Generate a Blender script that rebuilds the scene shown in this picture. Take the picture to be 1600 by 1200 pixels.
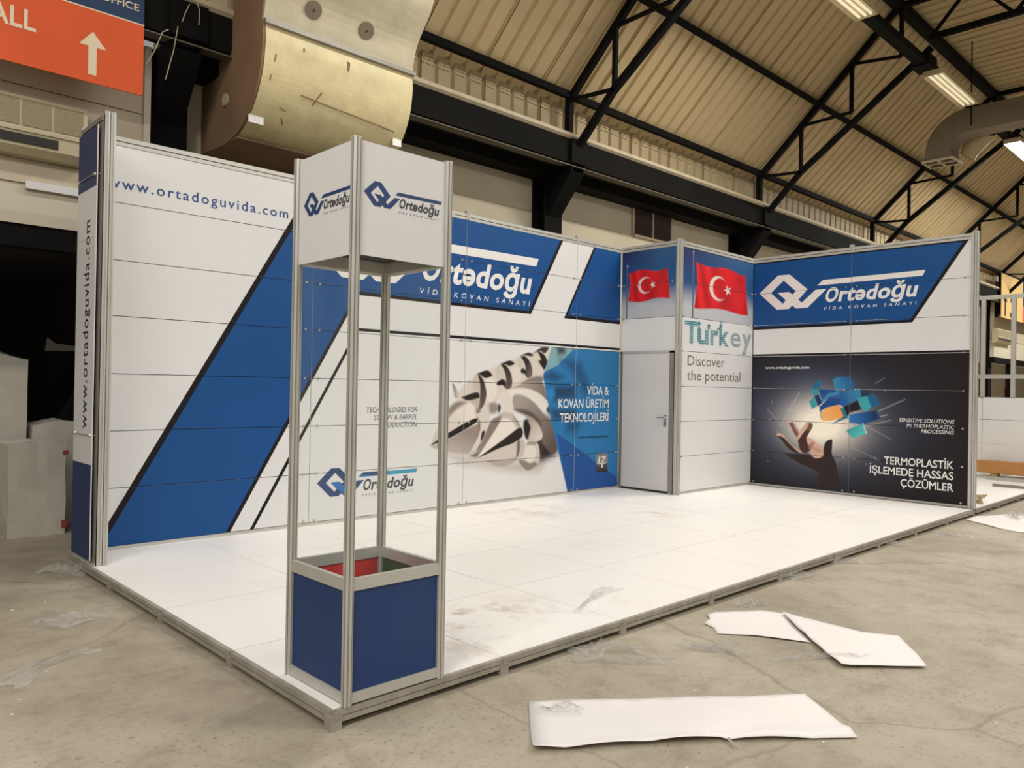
import bpy, bmesh, math, random
import numpy as np
from mathutils import Vector, Matrix
from mathutils.geometry import tessellate_polygon

random.seed(7)
scene = bpy.context.scene
for o in list(bpy.data.objects):
    bpy.data.objects.remove(o)

# ------------------------------------------------------------------ camera
cam_data = bpy.data.cameras.new('camera')
cam_data.sensor_width = 36.0
cam_data.lens = 27.154
cam_data.clip_end = 200
cam = bpy.data.objects.new('camera', cam_data)
scene.collection.objects.link(cam)
cam.location = (-1.789, -2.9466, 1.497)
cam.rotation_euler = (math.radians(90.277), math.radians(-1.003), math.radians(-43.876))
scene.camera = cam

# ------------------------------------------------------------------ world, lamps of the hall and added fill lights, exposure
world = bpy.data.worlds.new('hall_air')
scene.world = world
world.use_nodes = True
world.node_tree.nodes['Background'].inputs[0].default_value = (1.0, 0.95, 0.88, 1)
world.node_tree.nodes['Background'].inputs[1].default_value = 0.30

def area(name, loc, size, size_y, power, color, target=None, spread=180):
    d = bpy.data.lights.new(name, 'AREA')
    d.shape = 'RECTANGLE'; d.size = size; d.size_y = size_y
    d.energy = power; d.color = color; d.spread = math.radians(spread)
    o = bpy.data.objects.new(name, d)
    scene.collection.objects.link(o)
    o.location = loc
    if target is not None:
        o.rotation_euler = (Vector(target) - Vector(loc)).to_track_quat('-Z', 'Y').to_euler()
    return o

WARM = (1.0, 0.958, 0.905)
for i, (x, p) in enumerate(((-1.2, 80), (4.0, 120), (9.2, 240))):  # all but the last are unseen lamps, added to brighten boards and door
    area('tray_lamp_and_fill_%d' % i, (x, 1.89, 7.22), 2.2, 0.32, p, WARM)
area('hall_lamp_row_front', (8.0, -5.2, 7.2), 9.0, 0.5, 600, WARM)
area('left_fill_row', (-7.0, -3.0, 7.2), 8.0, 0.5, 800, WARM)  # unseen row, added to brighten the left side of the scene
area('hall_lamp_row_rear', (0.0, -10.5, 7.2), 10.0, 0.5, 420, WARM)
area('hall_lamp_far', (22.2, 1.9, 7.22), 7.0, 0.4, 600, (1.0, 0.97, 0.93))
area('hall_lamp_farther', (33.0, 1.0, 7.22), 8.0, 0.4, 800, WARM)

scene.view_settings.view_transform = 'Standard'
scene.view_settings.look = 'None'
scene.view_settings.exposure = 0.0
scene.view_settings.gamma = 1.0
scene.view_settings.use_curve_mapping = False

# ------------------------------------------------------------------ helpers
ZP = 0.085          # top of the raised platform
WY = 4.003          # front face of the long wall
BX, BY = 7.055, 3.036   # cabin: door face x, front face y
RX = 9.066          # face of the side wall
ROWS = [0.115, 0.600, 1.078, 1.556, 2.040, 2.508, 2.988, 3.465]
TOP = 3.54

def s2l(c):
    c = np.asarray(c, float) / 255.0
    return np.where(c <= 0.04045, c / 12.92, ((c + 0.055) / 1.055) ** 2.4)

def lin(c):
    r = s2l(c)
    return (float(r[0]), float(r[1]), float(r[2]), 1.0)

MATS = {}
def mat(name, col, rough=0.5, metal=0.0, var=0.06, scale=6.0, bump=0.0, bscale=40.0, spec=None, emit=None):
    if name in MATS:
        return MATS[name]
    m = bpy.data.materials.new(name); m.use_nodes = True
    nt = m.node_tree; b = nt.nodes['Principled BSDF']
    c = lin(col)
    b.inputs['Roughness'].default_value = rough
    b.inputs['Metallic'].default_value = metal
    if spec is not None:
        b.inputs['Specular IOR Level'].default_value = spec
    tc = nt.nodes.new('ShaderNodeTexCoord')
    n = nt.nodes.new('ShaderNodeTexNoise')
    n.inputs['Scale'].default_value = scale; n.inputs['Detail'].default_value = 5
    nt.links.new(tc.outputs['Object'], n.inputs['Vector'])
    r = nt.nodes.new('ShaderNodeValToRGB')
    r.color_ramp.elements[0].position = 0.3; r.color_ramp.elements[1].position = 0.7
    r.color_ramp.elements[0].color = tuple(v * (1 - var) for v in c[:3]) + (1,)
    r.color_ramp.elements[1].color = tuple(min(1, v * (1 + var)) for v in c[:3]) + (1,)
    nt.links.new(n.outputs['Fac'], r.inputs['Fac'])
    nt.links.new(r.outputs['Color'], b.inputs['Base Color'])
    if bump:
        n2 = nt.nodes.new('ShaderNodeTexNoise'); n2.inputs['Scale'].default_value = bscale; n2.inputs['Detail'].default_value = 4
        nt.links.new(tc.outputs['Object'], n2.inputs['Vector'])
        bp = nt.nodes.new('ShaderNodeBump'); bp.inputs['Strength'].default_value = bump; bp.inputs['Distance'].default_value = 0.02
        nt.links.new(n2.outputs['Fac'], bp.inputs['Height'])
        nt.links.new(bp.outputs['Normal'], b.inputs['Normal'])
    if emit:
        b.inputs['Emission Color'].default_value = lin(emit[0]); b.inputs['Emission Strength'].default_value = emit[1]
    MATS[name] = m
    return m

M_WHITE = mat('white_panel', (224, 224, 223), 0.42, var=0.015, scale=1.2)
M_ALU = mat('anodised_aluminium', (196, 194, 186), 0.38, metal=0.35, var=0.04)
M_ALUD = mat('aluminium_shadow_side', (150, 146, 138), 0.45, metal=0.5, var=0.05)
M_GAP = mat('dark_groove', (52, 48, 44), 0.8)
M_BLUE = mat('blue_print', (16, 76, 138), 0.45, var=0.03, scale=1.5, spec=0.3)
M_NAVYB = mat('tower_blue_laminate', (22, 54, 106), 0.45, var=0.04, scale=3)
M_LOGOB = mat('logo_navy_ink', (30, 62, 112), 0.5, var=0.03)
M_PNAVY = mat('pylon_navy_film', (28, 50, 98), 0.5, var=0.04, scale=3)
M_INK = mat('black_ink', (26, 22, 24), 0.55, var=0.03, spec=0.2)
M_INKG = mat('charcoal_ink', (60, 62, 70), 0.5, var=0.03)
M_INKW = mat('white_ink', (232, 230, 226), 0.5, var=0.01)
M_BROWNT = mat('taupe_ink', (128, 110, 96), 0.5, var=0.03)
M_TEAL = mat('teal_ink', (60, 138, 150), 0.5, var=0.08, scale=30)
M_GREYT = mat('grey_teal_ink', (128, 148, 154), 0.5, var=0.05, scale=30)
M_URL = mat('url_blue_ink', (48, 78, 134), 0.5, var=0.03)
M_CYAN = mat('cyan_ink', (60, 150, 190), 0.5, var=0.05)
M_MIDB = mat('mid_blue_ink', (40, 110, 178), 0.5, var=0.08, scale=10)
M_BLACK = mat('black_steel_paint', (15, 14, 13), 0.8, var=0.2, scale=3, spec=0.15)
M_GIRD = mat('dark_girder_paint', (24, 23, 20), 0.85, var=0.25, scale=1.5, spec=0.12)
M_PLAS = mat('cream_plaster', (205, 194, 168), 0.85, var=0.07, scale=0.9, bump=0.15, bscale=25)
M_LEDGE = mat('beige_ledge_paint', (196, 182, 154), 0.6, var=0.08)
M_ROOF = mat('beige_roof_sheet', (204, 182, 139), 0.55, var=0.06, scale=0.7)
M_CLAD = mat('beige_cladding_sheet', (176, 158, 122), 0.6, var=0.08, scale=0.8)
M_CARD = mat('brown_cardboard', (186, 132, 74), 0.8, var=0.08, scale=8)
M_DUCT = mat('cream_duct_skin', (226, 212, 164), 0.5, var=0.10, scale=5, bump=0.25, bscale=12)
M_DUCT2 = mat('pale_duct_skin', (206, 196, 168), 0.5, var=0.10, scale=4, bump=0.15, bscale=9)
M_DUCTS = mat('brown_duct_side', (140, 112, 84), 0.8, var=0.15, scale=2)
M_VENT = mat('grey_beige_ducting', (124, 112, 94), 0.6, var=0.05)
M_DARKR = mat('store_shade_wall', (30, 26, 24), 0.9, var=0.2, scale=1.0)  # near-black colour stands in for the shade inside the store opening
M_WRAPW = mat('white_wrapped_foam', (196, 190, 178), 0.45, var=0.08, scale=3, bump=0.5, bscale=6)
M_AC = mat('yellowed_plastic', (196, 184, 152), 0.5, var=0.05)
M_GRILLE = mat('grille_mesh', (150, 138, 108), 0.7, var=0.2, scale=90)
M_DOOR = mat('door_laminate', (214, 210, 205), 0.4, var=0.015, scale=1.2)
M_CHROME = mat('satin_metal', (205, 203, 198), 0.25, metal=0.8)
M_RED = mat('red_inner_panel', (206, 44, 44), 0.5, var=0.03)
M_GREEN = mat('green_inner_panel', (52, 84, 52), 0.5, var=0.04)
M_PAPER = mat('white_paper', (236, 232, 228), 0.7, var=0.02, scale=3, bump=0.15, bscale=8)
M_ORANGE = mat('orange_banner', (222, 88, 34), 0.65, var=0.05, scale=2)
M_BNAVY = mat('navy_banner', (30, 56, 92), 0.65, var=0.05, scale=2)
M_BTEXT = mat('cream_banner_ink', (232, 214, 184), 0.6, var=0.02)
M_FASCIA = mat('beige_fascia', (196, 184, 160), 0.6, var=0.06, scale=1.2)
M_FASCIA2 = mat('pale_fascia', (206, 198, 176), 0.6, var=0.05, scale=1.2)
M_LOUV = mat('brown_louvre', (58, 42, 34), 0.7, var=0.2)
M_WIRE = mat('pale_cable', (190, 178, 150), 0.6)
M_WOOD = mat('pale_wood_offcut', (188, 164, 124), 0.7, var=0.12, scale=20)
M_TUBE = mat('dim_tube', (232, 224, 196), 0.3, var=0.01, emit=((255, 244, 214), 0.55))
M_LAMPW = mat('lamp_white_enamel', (206, 192, 160), 0.45, var=0.03)
M_LIT = mat('lit_tube', (255, 255, 250), 0.3, emit=((255, 246, 232), 14.0))

def attr_mat():
    m = bpy.data.materials.new('printed_picture'); m.use_nodes = True
    nt = m.node_tree; b = nt.nodes['Principled BSDF']
    a = nt.nodes.new('ShaderNodeVertexColor'); a.layer_name = 'print'
    nt.links.new(a.outputs['Color'], b.inputs['Base Color'])
    b.inputs['Roughness'].default_value = 0.5
    b.inputs['Specular IOR Level'].default_value = 0.2
    return m
M_PRINT = attr_mat()

def glass_mat(name, tint, gloss, haze):
    m = bpy.data.materials.new(name); m.use_nodes = True
    nt = m.node_tree; nt.nodes.clear()
    out = nt.nodes.new('ShaderNodeOutputMaterial')
    tr = nt.nodes.new('ShaderNodeBsdfTransparent'); tr.inputs[0].default_value = tint
    gl = nt.nodes.new('ShaderNodeBsdfGlossy'); gl.inputs['Roughness'].default_value = 0.04
    df = nt.nodes.new('ShaderNodeBsdfDiffuse'); df.inputs[0].default_value = (0.8, 0.8, 0.74, 1)
    fr = nt.nodes.new('ShaderNodeLayerWeight'); fr.inputs[0].default_value = 0.12
    ml = nt.nodes.new('ShaderNodeMath'); ml.operation = 'MULTIPLY'; ml.inputs[1].default_value = gloss
    m1 = nt.nodes.new('ShaderNodeMixShader'); m2 = nt.nodes.new('ShaderNodeMixShader')
    n = nt.nodes.new('ShaderNodeTexNoise'); n.inputs['Scale'].default_value = 3.0
    mh = nt.nodes.new('ShaderNodeMath'); mh.operation = 'MULTIPLY'; mh.inputs[1].default_value = haze
    nt.links.new(n.outputs['Fac'], mh.inputs[0]); nt.links.new(mh.outputs[0], m1.inputs[0])
    nt.links.new(tr.outputs[0], m1.inputs[1]); nt.links.new(df.outputs[0], m1.inputs[2])
    nt.links.new(fr.outputs[0], ml.inputs[0]); nt.links.new(ml.outputs[0], m2.inputs[0])
    nt.links.new(m1.outputs[0], m2.inputs[1]); nt.links.new(gl.outputs[0], m2.inputs[2])
    nt.links.new(m2.outputs[0], out.inputs[0])
    return m
M_GLASS = glass_mat('showcase_glass', (0.985, 0.99, 0.982, 1), 0.5, 0.06)

def film_mat():
    m = bpy.data.materials.new('clear_plastic_film'); m.use_nodes = True
    nt = m.node_tree; nt.nodes.clear()
    out = nt.nodes.new('ShaderNodeOutputMaterial')
    tr = nt.nodes.new('ShaderNodeBsdfTransparent'); tr.inputs[0].default_value = (0.995, 0.993, 0.99, 1)
    gl = nt.nodes.new('ShaderNodeBsdfPrincipled'); gl.inputs['Roughness'].default_value = 0.14; gl.inputs['Base Color'].default_value = (0.92, 0.91, 0.89, 1); gl.inputs['Specular IOR Level'].default_value = 1.0
    lw = nt.nodes.new('ShaderNodeLayerWeight'); lw.inputs[0].default_value = 0.35
    mx = nt.nodes.new('ShaderNodeMixShader')
    n = nt.nodes.new('ShaderNodeTexNoise'); n.inputs['Scale'].default_value = 60; n.inputs['Detail'].default_value = 3
    bp = nt.nodes.new('ShaderNodeBump'); bp.inputs['Strength'].default_value = 0.8; bp.inputs['Distance'].default_value = 0.01
    nt.links.new(n.outputs['Fac'], bp.inputs['Height']); nt.links.new(bp.outputs['Normal'], gl.inputs['Normal'])
    ma = nt.nodes.new('ShaderNodeMath'); ma.operation = 'MULTIPLY_ADD'; ma.inputs[1].default_value = 0.5; ma.inputs[2].default_value = 0.07
    nt.links.new(lw.outputs['Facing'], ma.inputs[0]); nt.links.new(ma.outputs[0], mx.inputs[0])
    nt.links.new(tr.outputs[0], mx.inputs[1]); nt.links.new(gl.outputs[0], mx.inputs[2])
    nt.links.new(mx.outputs[0], out.inputs[0])
    return m
M_FILM = film_mat()

def floor_mat():
    m = bpy.data.materials.new('worn_concrete'); m.use_nodes = True
    nt = m.node_tree; b = nt.nodes['Principled BSDF']; L = nt.links
    tc = nt.nodes.new('ShaderNodeTexCoord')
    def noise(scale, detail, rough=0.6):
        n = nt.nodes.new('ShaderNodeTexNoise'); n.inputs['Scale'].default_value = scale
        n.inputs['Detail'].default_value = detail; n.inputs['Roughness'].default_value = rough
        L.new(tc.outputs['Object'], n.inputs['Vector']); return n
    def ramp(src, stops):
        r = nt.nodes.new('ShaderNodeValToRGB'); e = r.color_ramp.elements
        while len(e) < len(stops): e.new(0.5)
        for i, (p, c) in enumerate(stops):
            e[i].position = p; e[i].color = c
        L.new(src, r.inputs['Fac']); return r
    def mix(fac, a, b_, mode='MIX'):
        x = nt.nodes.new('ShaderNodeMix'); x.data_type = 'RGBA'; x.blend_type = mode
        if isinstance(fac, float): x.inputs[0].default_value = fac
        else: L.new(fac, x.inputs[0])
        L.new(a, x.inputs[6]); L.new(b_, x.inputs[7]); return x.outputs[2]
    big = ramp(noise(0.7, 6).outputs['Fac'], [(0.3, lin((150, 140, 121))), (0.55, lin((172, 163, 144))), (0.75, lin((186, 177, 159)))])
    mid = ramp(noise(4.0, 8, 0.7).outputs['Fac'], [(0.28, (0.62, 0.60, 0.57, 1)), (0.5, (0.95, 0.95, 0.94, 1)), (0.68, (1.08, 1.08, 1.07, 1))])
    c1 = mix(0.8, big.outputs[0], mid.outputs[0], 'MULTIPLY')
    fine = ramp(noise(38.0, 5, 0.75).outputs['Fac'], [(0.34, (0.42, 0.40, 0.37, 1)), (0.44, (1, 1, 1, 1)), (0.66, (1, 1, 1, 1)), (0.74, (1.25, 1.24, 1.2, 1))])
    zone = ramp(noise(1.1, 3).outputs['Fac'], [(0.36, (0.15, 0.15, 0.15, 1)), (0.58, (1, 1, 1, 1))])
    c2 = mix(zone.outputs[0], c1, mix(0.85, c1, fine.outputs[0], 'MULTIPLY'))
    # cracks
    nz = noise(1.6, 6); add = nt.nodes.new('ShaderNodeMix'); add.data_type = 'RGBA'; add.inputs[0].default_value = 0.16
    L.new(tc.outputs['Object'], add.inputs[6]); L.new(nz.outputs['Color'], add.inputs[7])
    vo = nt.nodes.new('ShaderNodeTexVoronoi'); vo.feature = 'DISTANCE_TO_EDGE'; vo.inputs['Scale'].default_value = 0.33
    L.new(add.outputs[2], vo.inputs['Vector'])
    cr = ramp(vo.outputs['Distance'], [(0.0, (0.5, 0.48, 0.45, 1)), (0.0006, (0.7, 0.68, 0.65, 1)), (0.0016, (1, 1, 1, 1))])
    c3 = mix(0.5, c2, cr.outputs[0], 'MULTIPLY')
    L.new(c3, b.inputs['Base Color'])
    rr = ramp(noise(1.5, 5).outputs['Fac'], [(0.3, (0.55, 0.55, 0.55, 1)), (0.7, (0.8, 0.8, 0.8, 1))])
    L.new(rr.outputs[0], b.inputs['Roughness'])
    bp = nt.nodes.new('ShaderNodeBump'); bp.inputs['Strength'].default_value = 0.25; bp.inputs['Distance'].default_value = 0.02
    L.new(noise(22.0, 8).outputs['Fac'], bp.inputs['Height']); L.new(bp.outputs['Normal'], b.inputs['Normal'])
    return m
M_FLOOR = floor_mat()

def tile_mat():
    m = bpy.data.materials.new('white_floor_board'); m.use_nodes = True
    nt = m.node_tree; b = nt.nodes['Principled BSDF']; L = nt.links
    geo = nt.nodes.new('ShaderNodeNewGeometry')
    n = nt.nodes.new('ShaderNodeTexNoise'); n.inputs['Scale'].default_value = 3.5; n.inputs['Detail'].default_value = 8; n.inputs['Roughness'].default_value = 0.7
    L.new(geo.outputs['Position'], n.inputs['Vector'])
    base = lin((247, 244, 239)); dirt = lin((176, 160, 136))
    acc = None
    # footprints of dust: centre x, y, radius, strength
    for (x, y, r, k) in ((1.35, 0.68, 0.42, 0.95), (1.05, 0.25, 0.42, 0.6), (1.75, 0.55, 0.5, 0.35), (4.5, 3.3, 0.7, 0.55), (5.6, 2.3, 0.45, 0.4), (2.2, 0.35, 0.4, 0.3), (3.6, 1.6, 0.3, 0.25), (0.6, 2.2, 0.5, 0.12), (7.2, 1.0, 0.9, 0.15), (6.2, 2.6, 0.8, 0.15)):
        d = nt.nodes.new('ShaderNodeVectorMath'); d.operation = 'DISTANCE'; d.inputs[1].default_value = (x, y, ZP)
        L.new(geo.outputs['Position'], d.inputs[0])
        mr = nt.nodes.new('ShaderNodeMapRange'); mr.inputs['From Min'].default_value = r; mr.inputs['From Max'].default_value = 0
        mr.inputs['To Min'].default_value = 0; mr.inputs['To Max'].default_value = k
        L.new(d.outputs['Value'], mr.inputs['Value'])
        if acc is None: acc = mr.outputs[0]
        else:
            ad = nt.nodes.new('ShaderNodeMath'); ad.operation = 'ADD'; L.new(acc, ad.inputs[0]); L.new(mr.outputs[0], ad.inputs[1]); acc = ad.outputs[0]
    cut = nt.nodes.new('ShaderNodeMapRange'); cut.inputs['From Min'].default_value = 0.47; cut.inputs['From Max'].default_value = 0.62
    L.new(n.outputs['Fac'], cut.inputs['Value'])
    mu = nt.nodes.new('ShaderNodeMath'); mu.operation = 'MULTIPLY'; mu.use_clamp = True
    L.new(acc, mu.inputs[0]); L.new(cut.outputs[0], mu.inputs[1])
    mx = nt.nodes.new('ShaderNodeMix'); mx.data_type = 'RGBA'
    mx.inputs[6].default_value = base; mx.inputs[7].default_value = dirt
    L.new(mu.outputs[0], mx.inputs[0]); L.new(mx.outputs[2], b.inputs['Base Color'])
    b.inputs['Roughness'].default_value = 0.42
    return m
M_TILE = tile_mat()

class MB:
    def __init__(self): self.v = []; self.f = []
    def add(self, vs, fs):
        o = len(self.v); self.v += [tuple(x) for x in vs]; self.f += [tuple(i + o for i in f) for f in fs]; return self
    def box(self, x0, y0, z0, x1, y1, z1):
        vs = [(x0, y0, z0), (x1, y0, z0), (x1, y1, z0), (x0, y1, z0), (x0, y0, z1), (x1, y0, z1), (x1, y1, z1), (x0, y1, z1)]
        return self.add(vs, [(0, 3, 2, 1), (4, 5, 6, 7), (0, 1, 5, 4), (1, 2, 6, 5), (2, 3, 7, 6), (3, 0, 4, 7)])
    def beam(self, p, q, w, h, up=(0, 0, 1)):
        p = Vector(p); q = Vector(q); d = (q - p).normalized(); u = Vector(up)
        s = d.cross(u)
        if s.length < 1e-4: s = d.cross(Vector((1, 0, 0)))
        s.normalize(); t = s.cross(d).normalized()
        vs = []
        for c in (p, q):
            for a, b in ((-1, -1), (1, -1), (1, 1), (-1, 1)):
                vs.append(c + s * (a * w / 2) + t * (b * h / 2))
        return self.add(vs, [(0, 3, 2, 1), (4, 5, 6, 7), (0, 1, 5, 4), (1, 2, 6, 5), (2, 3, 7, 6), (3, 0, 4, 7)])
    def ring(self, p, q, prof, cap=True):
        """extrude a 2-D profile (list of (a,b)) from p to q"""
        p = Vector(p); q = Vector(q); d = (q - p).normalized()
        if abs(d.z) > 0.99: s = Vector((1, 0, 0)); t = Vector((0, 1, 0))
        else:
            s = d.cross(Vector((0, 0, 1))).normalized(); t = s.cross(d).normalized()
        n = len(prof); vs = [p + s * a + t * b for a, b in prof] + [q + s * a + t * b for a, b in prof]
        fs = [(i, (i + 1) % n, n + (i + 1) % n, n + i) for i in range(n)]
        if cap: fs += [tuple(range(n - 1, -1, -1)), tuple(range(n, 2 * n))]
        return self.add(vs, fs)
    def cyl(self, p, q, r, n=12):
        return self.ring(p, q, [(r * math.cos(2 * math.pi * i / n), r * math.sin(2 * math.pi * i / n)) for i in range(n)])
    def tube(self, pts, r, n=6):
        for a, b in zip(pts[:-1], pts[1:]): self.cyl(a, b, r, n)
        return self
    def mesh(self, name):
        m = bpy.data.meshes.new(name); m.from_pydata(self.v, [], self.f); m.update()
        return m

def link(name, mesh, m, parent=None, loc=None):
    o = bpy.data.objects.new(name, mesh)
    scene.collection.objects.link(o)
    if mesh is not None and m is not None and not mesh.materials:
        mesh.materials.append(m)
    if loc is not None: o.location = loc
    if parent is not None:
        o.parent = parent
        pl = Vector((0, 0, 0)); p = parent
        while p is not None:
            pl += Vector(p.get('base', (0, 0, 0))); p = p.parent
        o.matrix_parent_inverse = Matrix.Translation(-pl) if parent.get('base') is not None else Matrix.Identity(4)
    return o

def part(name, mb, m, parent, label=None, kind=None):
    me = mb.mesh(name) if isinstance(mb, MB) else mb
    o = link(name, me, m, parent)
    if label: o['label'] = label
    if kind: o['kind'] = kind
    return o

def thing(name, label, cat, loc=(0, 0, 0), group=None):
    o = bpy.data.objects.new(name, None); scene.collection.objects.link(o)
    o.empty_display_size = 0.1
    o.location = loc; o['base'] = tuple(float(v) for v in loc)
    o['label'] = label; o['category'] = cat
    if group: o['group'] = group
    return o

def single(name, mb, m, label, cat, group=None):
    me = mb.mesh(name) if isinstance(mb, MB) else mb
    o = link(name, me, m); o['label'] = label; o['category'] = cat
    if group: o['group'] = group
    return o

def struct(name, mb, m, label=None, parent=None):
    me = mb.mesh(name) if isinstance(mb, MB) else mb
    o = link(name, me, m, parent)
    if parent is None: o['kind'] = 'structure'
    if label: o['label'] = label
    return o

def copies(name, mesh, m, parent, locs):
    r = []
    for l in locs:
        r.append(link(name, mesh, m, parent, l))
    return r

def post_profile(r):
    pr = []
    for k in range(8):
        a = math.radians(45 * k)
        for da, rr in ((-14, 1.0), (14, 1.0), (17, 0.66), (28, 0.66)):
            b = a + math.radians(da); pr.append((r * rr * math.cos(b), r * rr * math.sin(b)))
    return pr

# ---- printing on flat surfaces: u runs to the viewer's right, v up
def map_back(u, v, d): return (u, WY - d, v)            # long wall: u = x
def map_cab(u, v, d): return (u, BY - d, v)             # cabin front: u = x
def map_door(u, v, d): return (BX - d, -u, v)           # cabin door side: u = -y
def map_side(u, v, d): return (RX - d, -u, v)           # side wall: u = -y
def map_pyl(u, v, d): return (-0.0125 - d, v, u)        # pylon: text climbs, u = z, letter tops towards +y

def cut(bm, us, vs, g):
    for axis, vals in ((0, us), (1, vs)):
        for s in vals:
            for e in (-g / 2, g / 2):
                co = [0, 0, 0]; co[axis] = s + e; no = [0, 0, 0]; no[axis] = 1
                bmesh.ops.bisect_plane(bm, geom=bm.verts[:] + bm.edges[:] + bm.faces[:], plane_co=co, plane_no=no)
            dead = [f for f in bm.faces if abs(f.calc_center_median()[axis] - s) < g / 2 - 1e-6]
            if dead: bmesh.ops.delete(bm, geom=dead, context='FACES')

def place(bm, name, m, parent, mapf, d, us=(), vs=(), g=0.006):
    if us or vs: cut(bm, us, vs, g)
    for v in bm.verts: v.co = mapf(v.co.x, v.co.y, d)
    me = bpy.data.meshes.new(name); bm.to_mesh(me); bm.free()
    return part(name, me, m, parent)

def poly_bm(polys):
    """polys: list of [outer, hole, hole...]"""
    bm = bmesh.new()
    for loops in polys:
        tris = tessellate_polygon([[Vector((a, b, 0)) for a, b in l] for l in loops])
        flat = [p for l in loops for p in l]
        vs = [bm.verts.new((a, b, 0)) for a, b in flat]
        for t in tris:
            try: bm.faces.new([vs[i] for i in t])
            except ValueError: pass
    return bm

def text_bm(body, x0, x1, base, cap, bold=0.0, shear=0.0, space=1.0, ref='H', turn=None):
    def build(s):
        c = bpy.data.curves.new('t', 'FONT'); c.body = s; c.offset = bold; c.space_character = space
        c.resolution_u = 3
        o = bpy.data.objects.new('t', c); scene.collection.objects.link(o)
        bpy.context.view_layer.update()
        me = bpy.data.meshes.new_from_object(o.evaluated_get(bpy.context.evaluated_depsgraph_get()))
        bpy.data.objects.remove(o); bpy.data.curves.remove(c)
        return me
    rm = build(ref); hh = max(v.co.y for v in rm.vertices); bpy.data.meshes.remove(rm)
    dots = [ch == '\u0130' for ch in body if ch in 'I\u0130']
    me = build(body.replace('\u0130', 'I'))
    bm = bmesh.new(); bm.from_mesh(me); bpy.data.meshes.remove(me)
    if turn is not None or any(dots):
        seen = set(); isl = []
        for v in bm.verts:
            if v in seen: continue
            st = [v]; comp = []
            seen.add(v)
            while st:
                w = st.pop(); comp.append(w)
                for e in w.link_edges:
                    o_ = e.other_vert(w)
                    if o_ not in seen: seen.add(o_); st.append(o_)
            isl.append(comp)
        isl.sort(key=lambda c: sum(v.co.x for v in c) / len(c))
        if any(dots):                 # capital I with its dot
            bars = [c for c in isl if max(v.co.x for v in c) - min(v.co.x for v in c) < .3 * hh and max(v.co.y for v in c) - min(v.co.y for v in c) > .9 * hh]
            for c, dt in zip(bars, dots):
                if not dt: continue
                xa, xb = min(v.co.x for v in c), max(v.co.x for v in c); w = max(xb - xa, .13 * hh); xm = (xa + xb) / 2
                bm.faces.new([bm.verts.new((xm + p * w / 2, hh * 1.14 + (q + 1) * w / 2, 0)) for p, q in ((-1, -1), (1, -1), (1, 1), (-1, 1))])
        c = isl[turn] if turn is not None else []
        if c:
            cx = (min(v.co.x for v in c) + max(v.co.x for v in c)) / 2; cy = (min(v.co.y for v in c) + max(v.co.y for v in c)) / 2
            for v in c: v.co.x = 2 * cx - v.co.x; v.co.y = 2 * cy - v.co.y
            xr = max(v.co.x for v in isl[0])       # narrow first letter
            for v in isl[0]: v.co.x = xr + (v.co.x - xr) * .74
    for v in bm.verts: v.co.x += shear * v.co.y
    xs = [v.co.x for v in bm.verts]; a, b = min(xs), max(xs)
    for v in bm.verts:
        v.co.x = x0 + (v.co.x - a) / (b - a) * (x1 - x0); v.co.y = base + v.co.y * cap / hh; v.co.z = 0
    return bm

LOGO_OUT = [(0, .261), (.299, .512), (.480, .509), (.757, .269), (.619, .125), (.673, .081), (.881, .257), (1.040, .255), (.762, .003), (.587, 0), (.525, .047), (.473, 0), (.287, 0)]
LOGO_HOLE = [(.386, .427), (.578, .257), (.526, .209), (.472, .252), (.293, .253), (.424, .134), (.379, .082), (.188, .255)]
LOGO_BAR = [(.899, .311), (.983, .384), (2.342, .397), (2.312, .324)]

def logo(parent, mapf, d, x0, z0, sx, sz, m_mark, m_text, m_sub, sub, us=(), vs=(), m_bar=None, gap=0.006):
    T = lambda l: [(x0 + a * sx, z0 + b * sz) for a, b in l]
    place(poly_bm([[T(LOGO_OUT), T(LOGO_HOLE)]]), 'logo_mark', m_mark, parent, mapf, d, us, vs, gap)
    place(poly_bm([[T(LOGO_BAR)]]), 'logo_bar', m_bar or m_mark, parent, mapf, d, us, vs, gap)
    place(text_bm('Ortedo\u011fu', x0 + 1.025 * sx, x0 + 2.262 * sx, z0 + .068 * sz, .205 * sz, bold=0.030, shear=0.22, space=1.04, ref='O', turn=3), 'lettering', m_text, parent, mapf, d, us, vs, gap)
    place(text_bm(sub, x0 + 1.0 * sx, x0 + 2.24 * sx, z0 - .048 * sz, .042 * sz, bold=0.004, shear=0.15, space=1.9), 'lettering', m_sub, parent, mapf, d, us, vs, gap)

# ---- painted pictures (flat print) evaluated on a fine grid
def sd_poly(px, py, poly):
    d = np.full(px.shape, 1e9); inside = np.zeros(px.shape, bool)
    n = len(poly)
    for i in range(n):
        ax, ay = poly[i]; bx, by = poly[(i + 1) % n]
        ex, ey = bx - ax, by - ay
        t = np.clip(((px - ax) * ex + (py - ay) * ey) / max(ex * ex + ey * ey, 1e-12), 0, 1)
        d = np.minimum(d, np.hypot(px - ax - t * ex, py - ay - t * ey))
        c = ((ay > py) != (by > py)) & (px < (bx - ax) * (py - ay) / (by - ay if by != ay else 1e-12) + ax)
        inside ^= c
    return np.where(inside, -d, d)

def blend(rgb, a, col):
    return rgb * (1 - a[..., None]) + np.asarray(col) * a[..., None]

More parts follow.
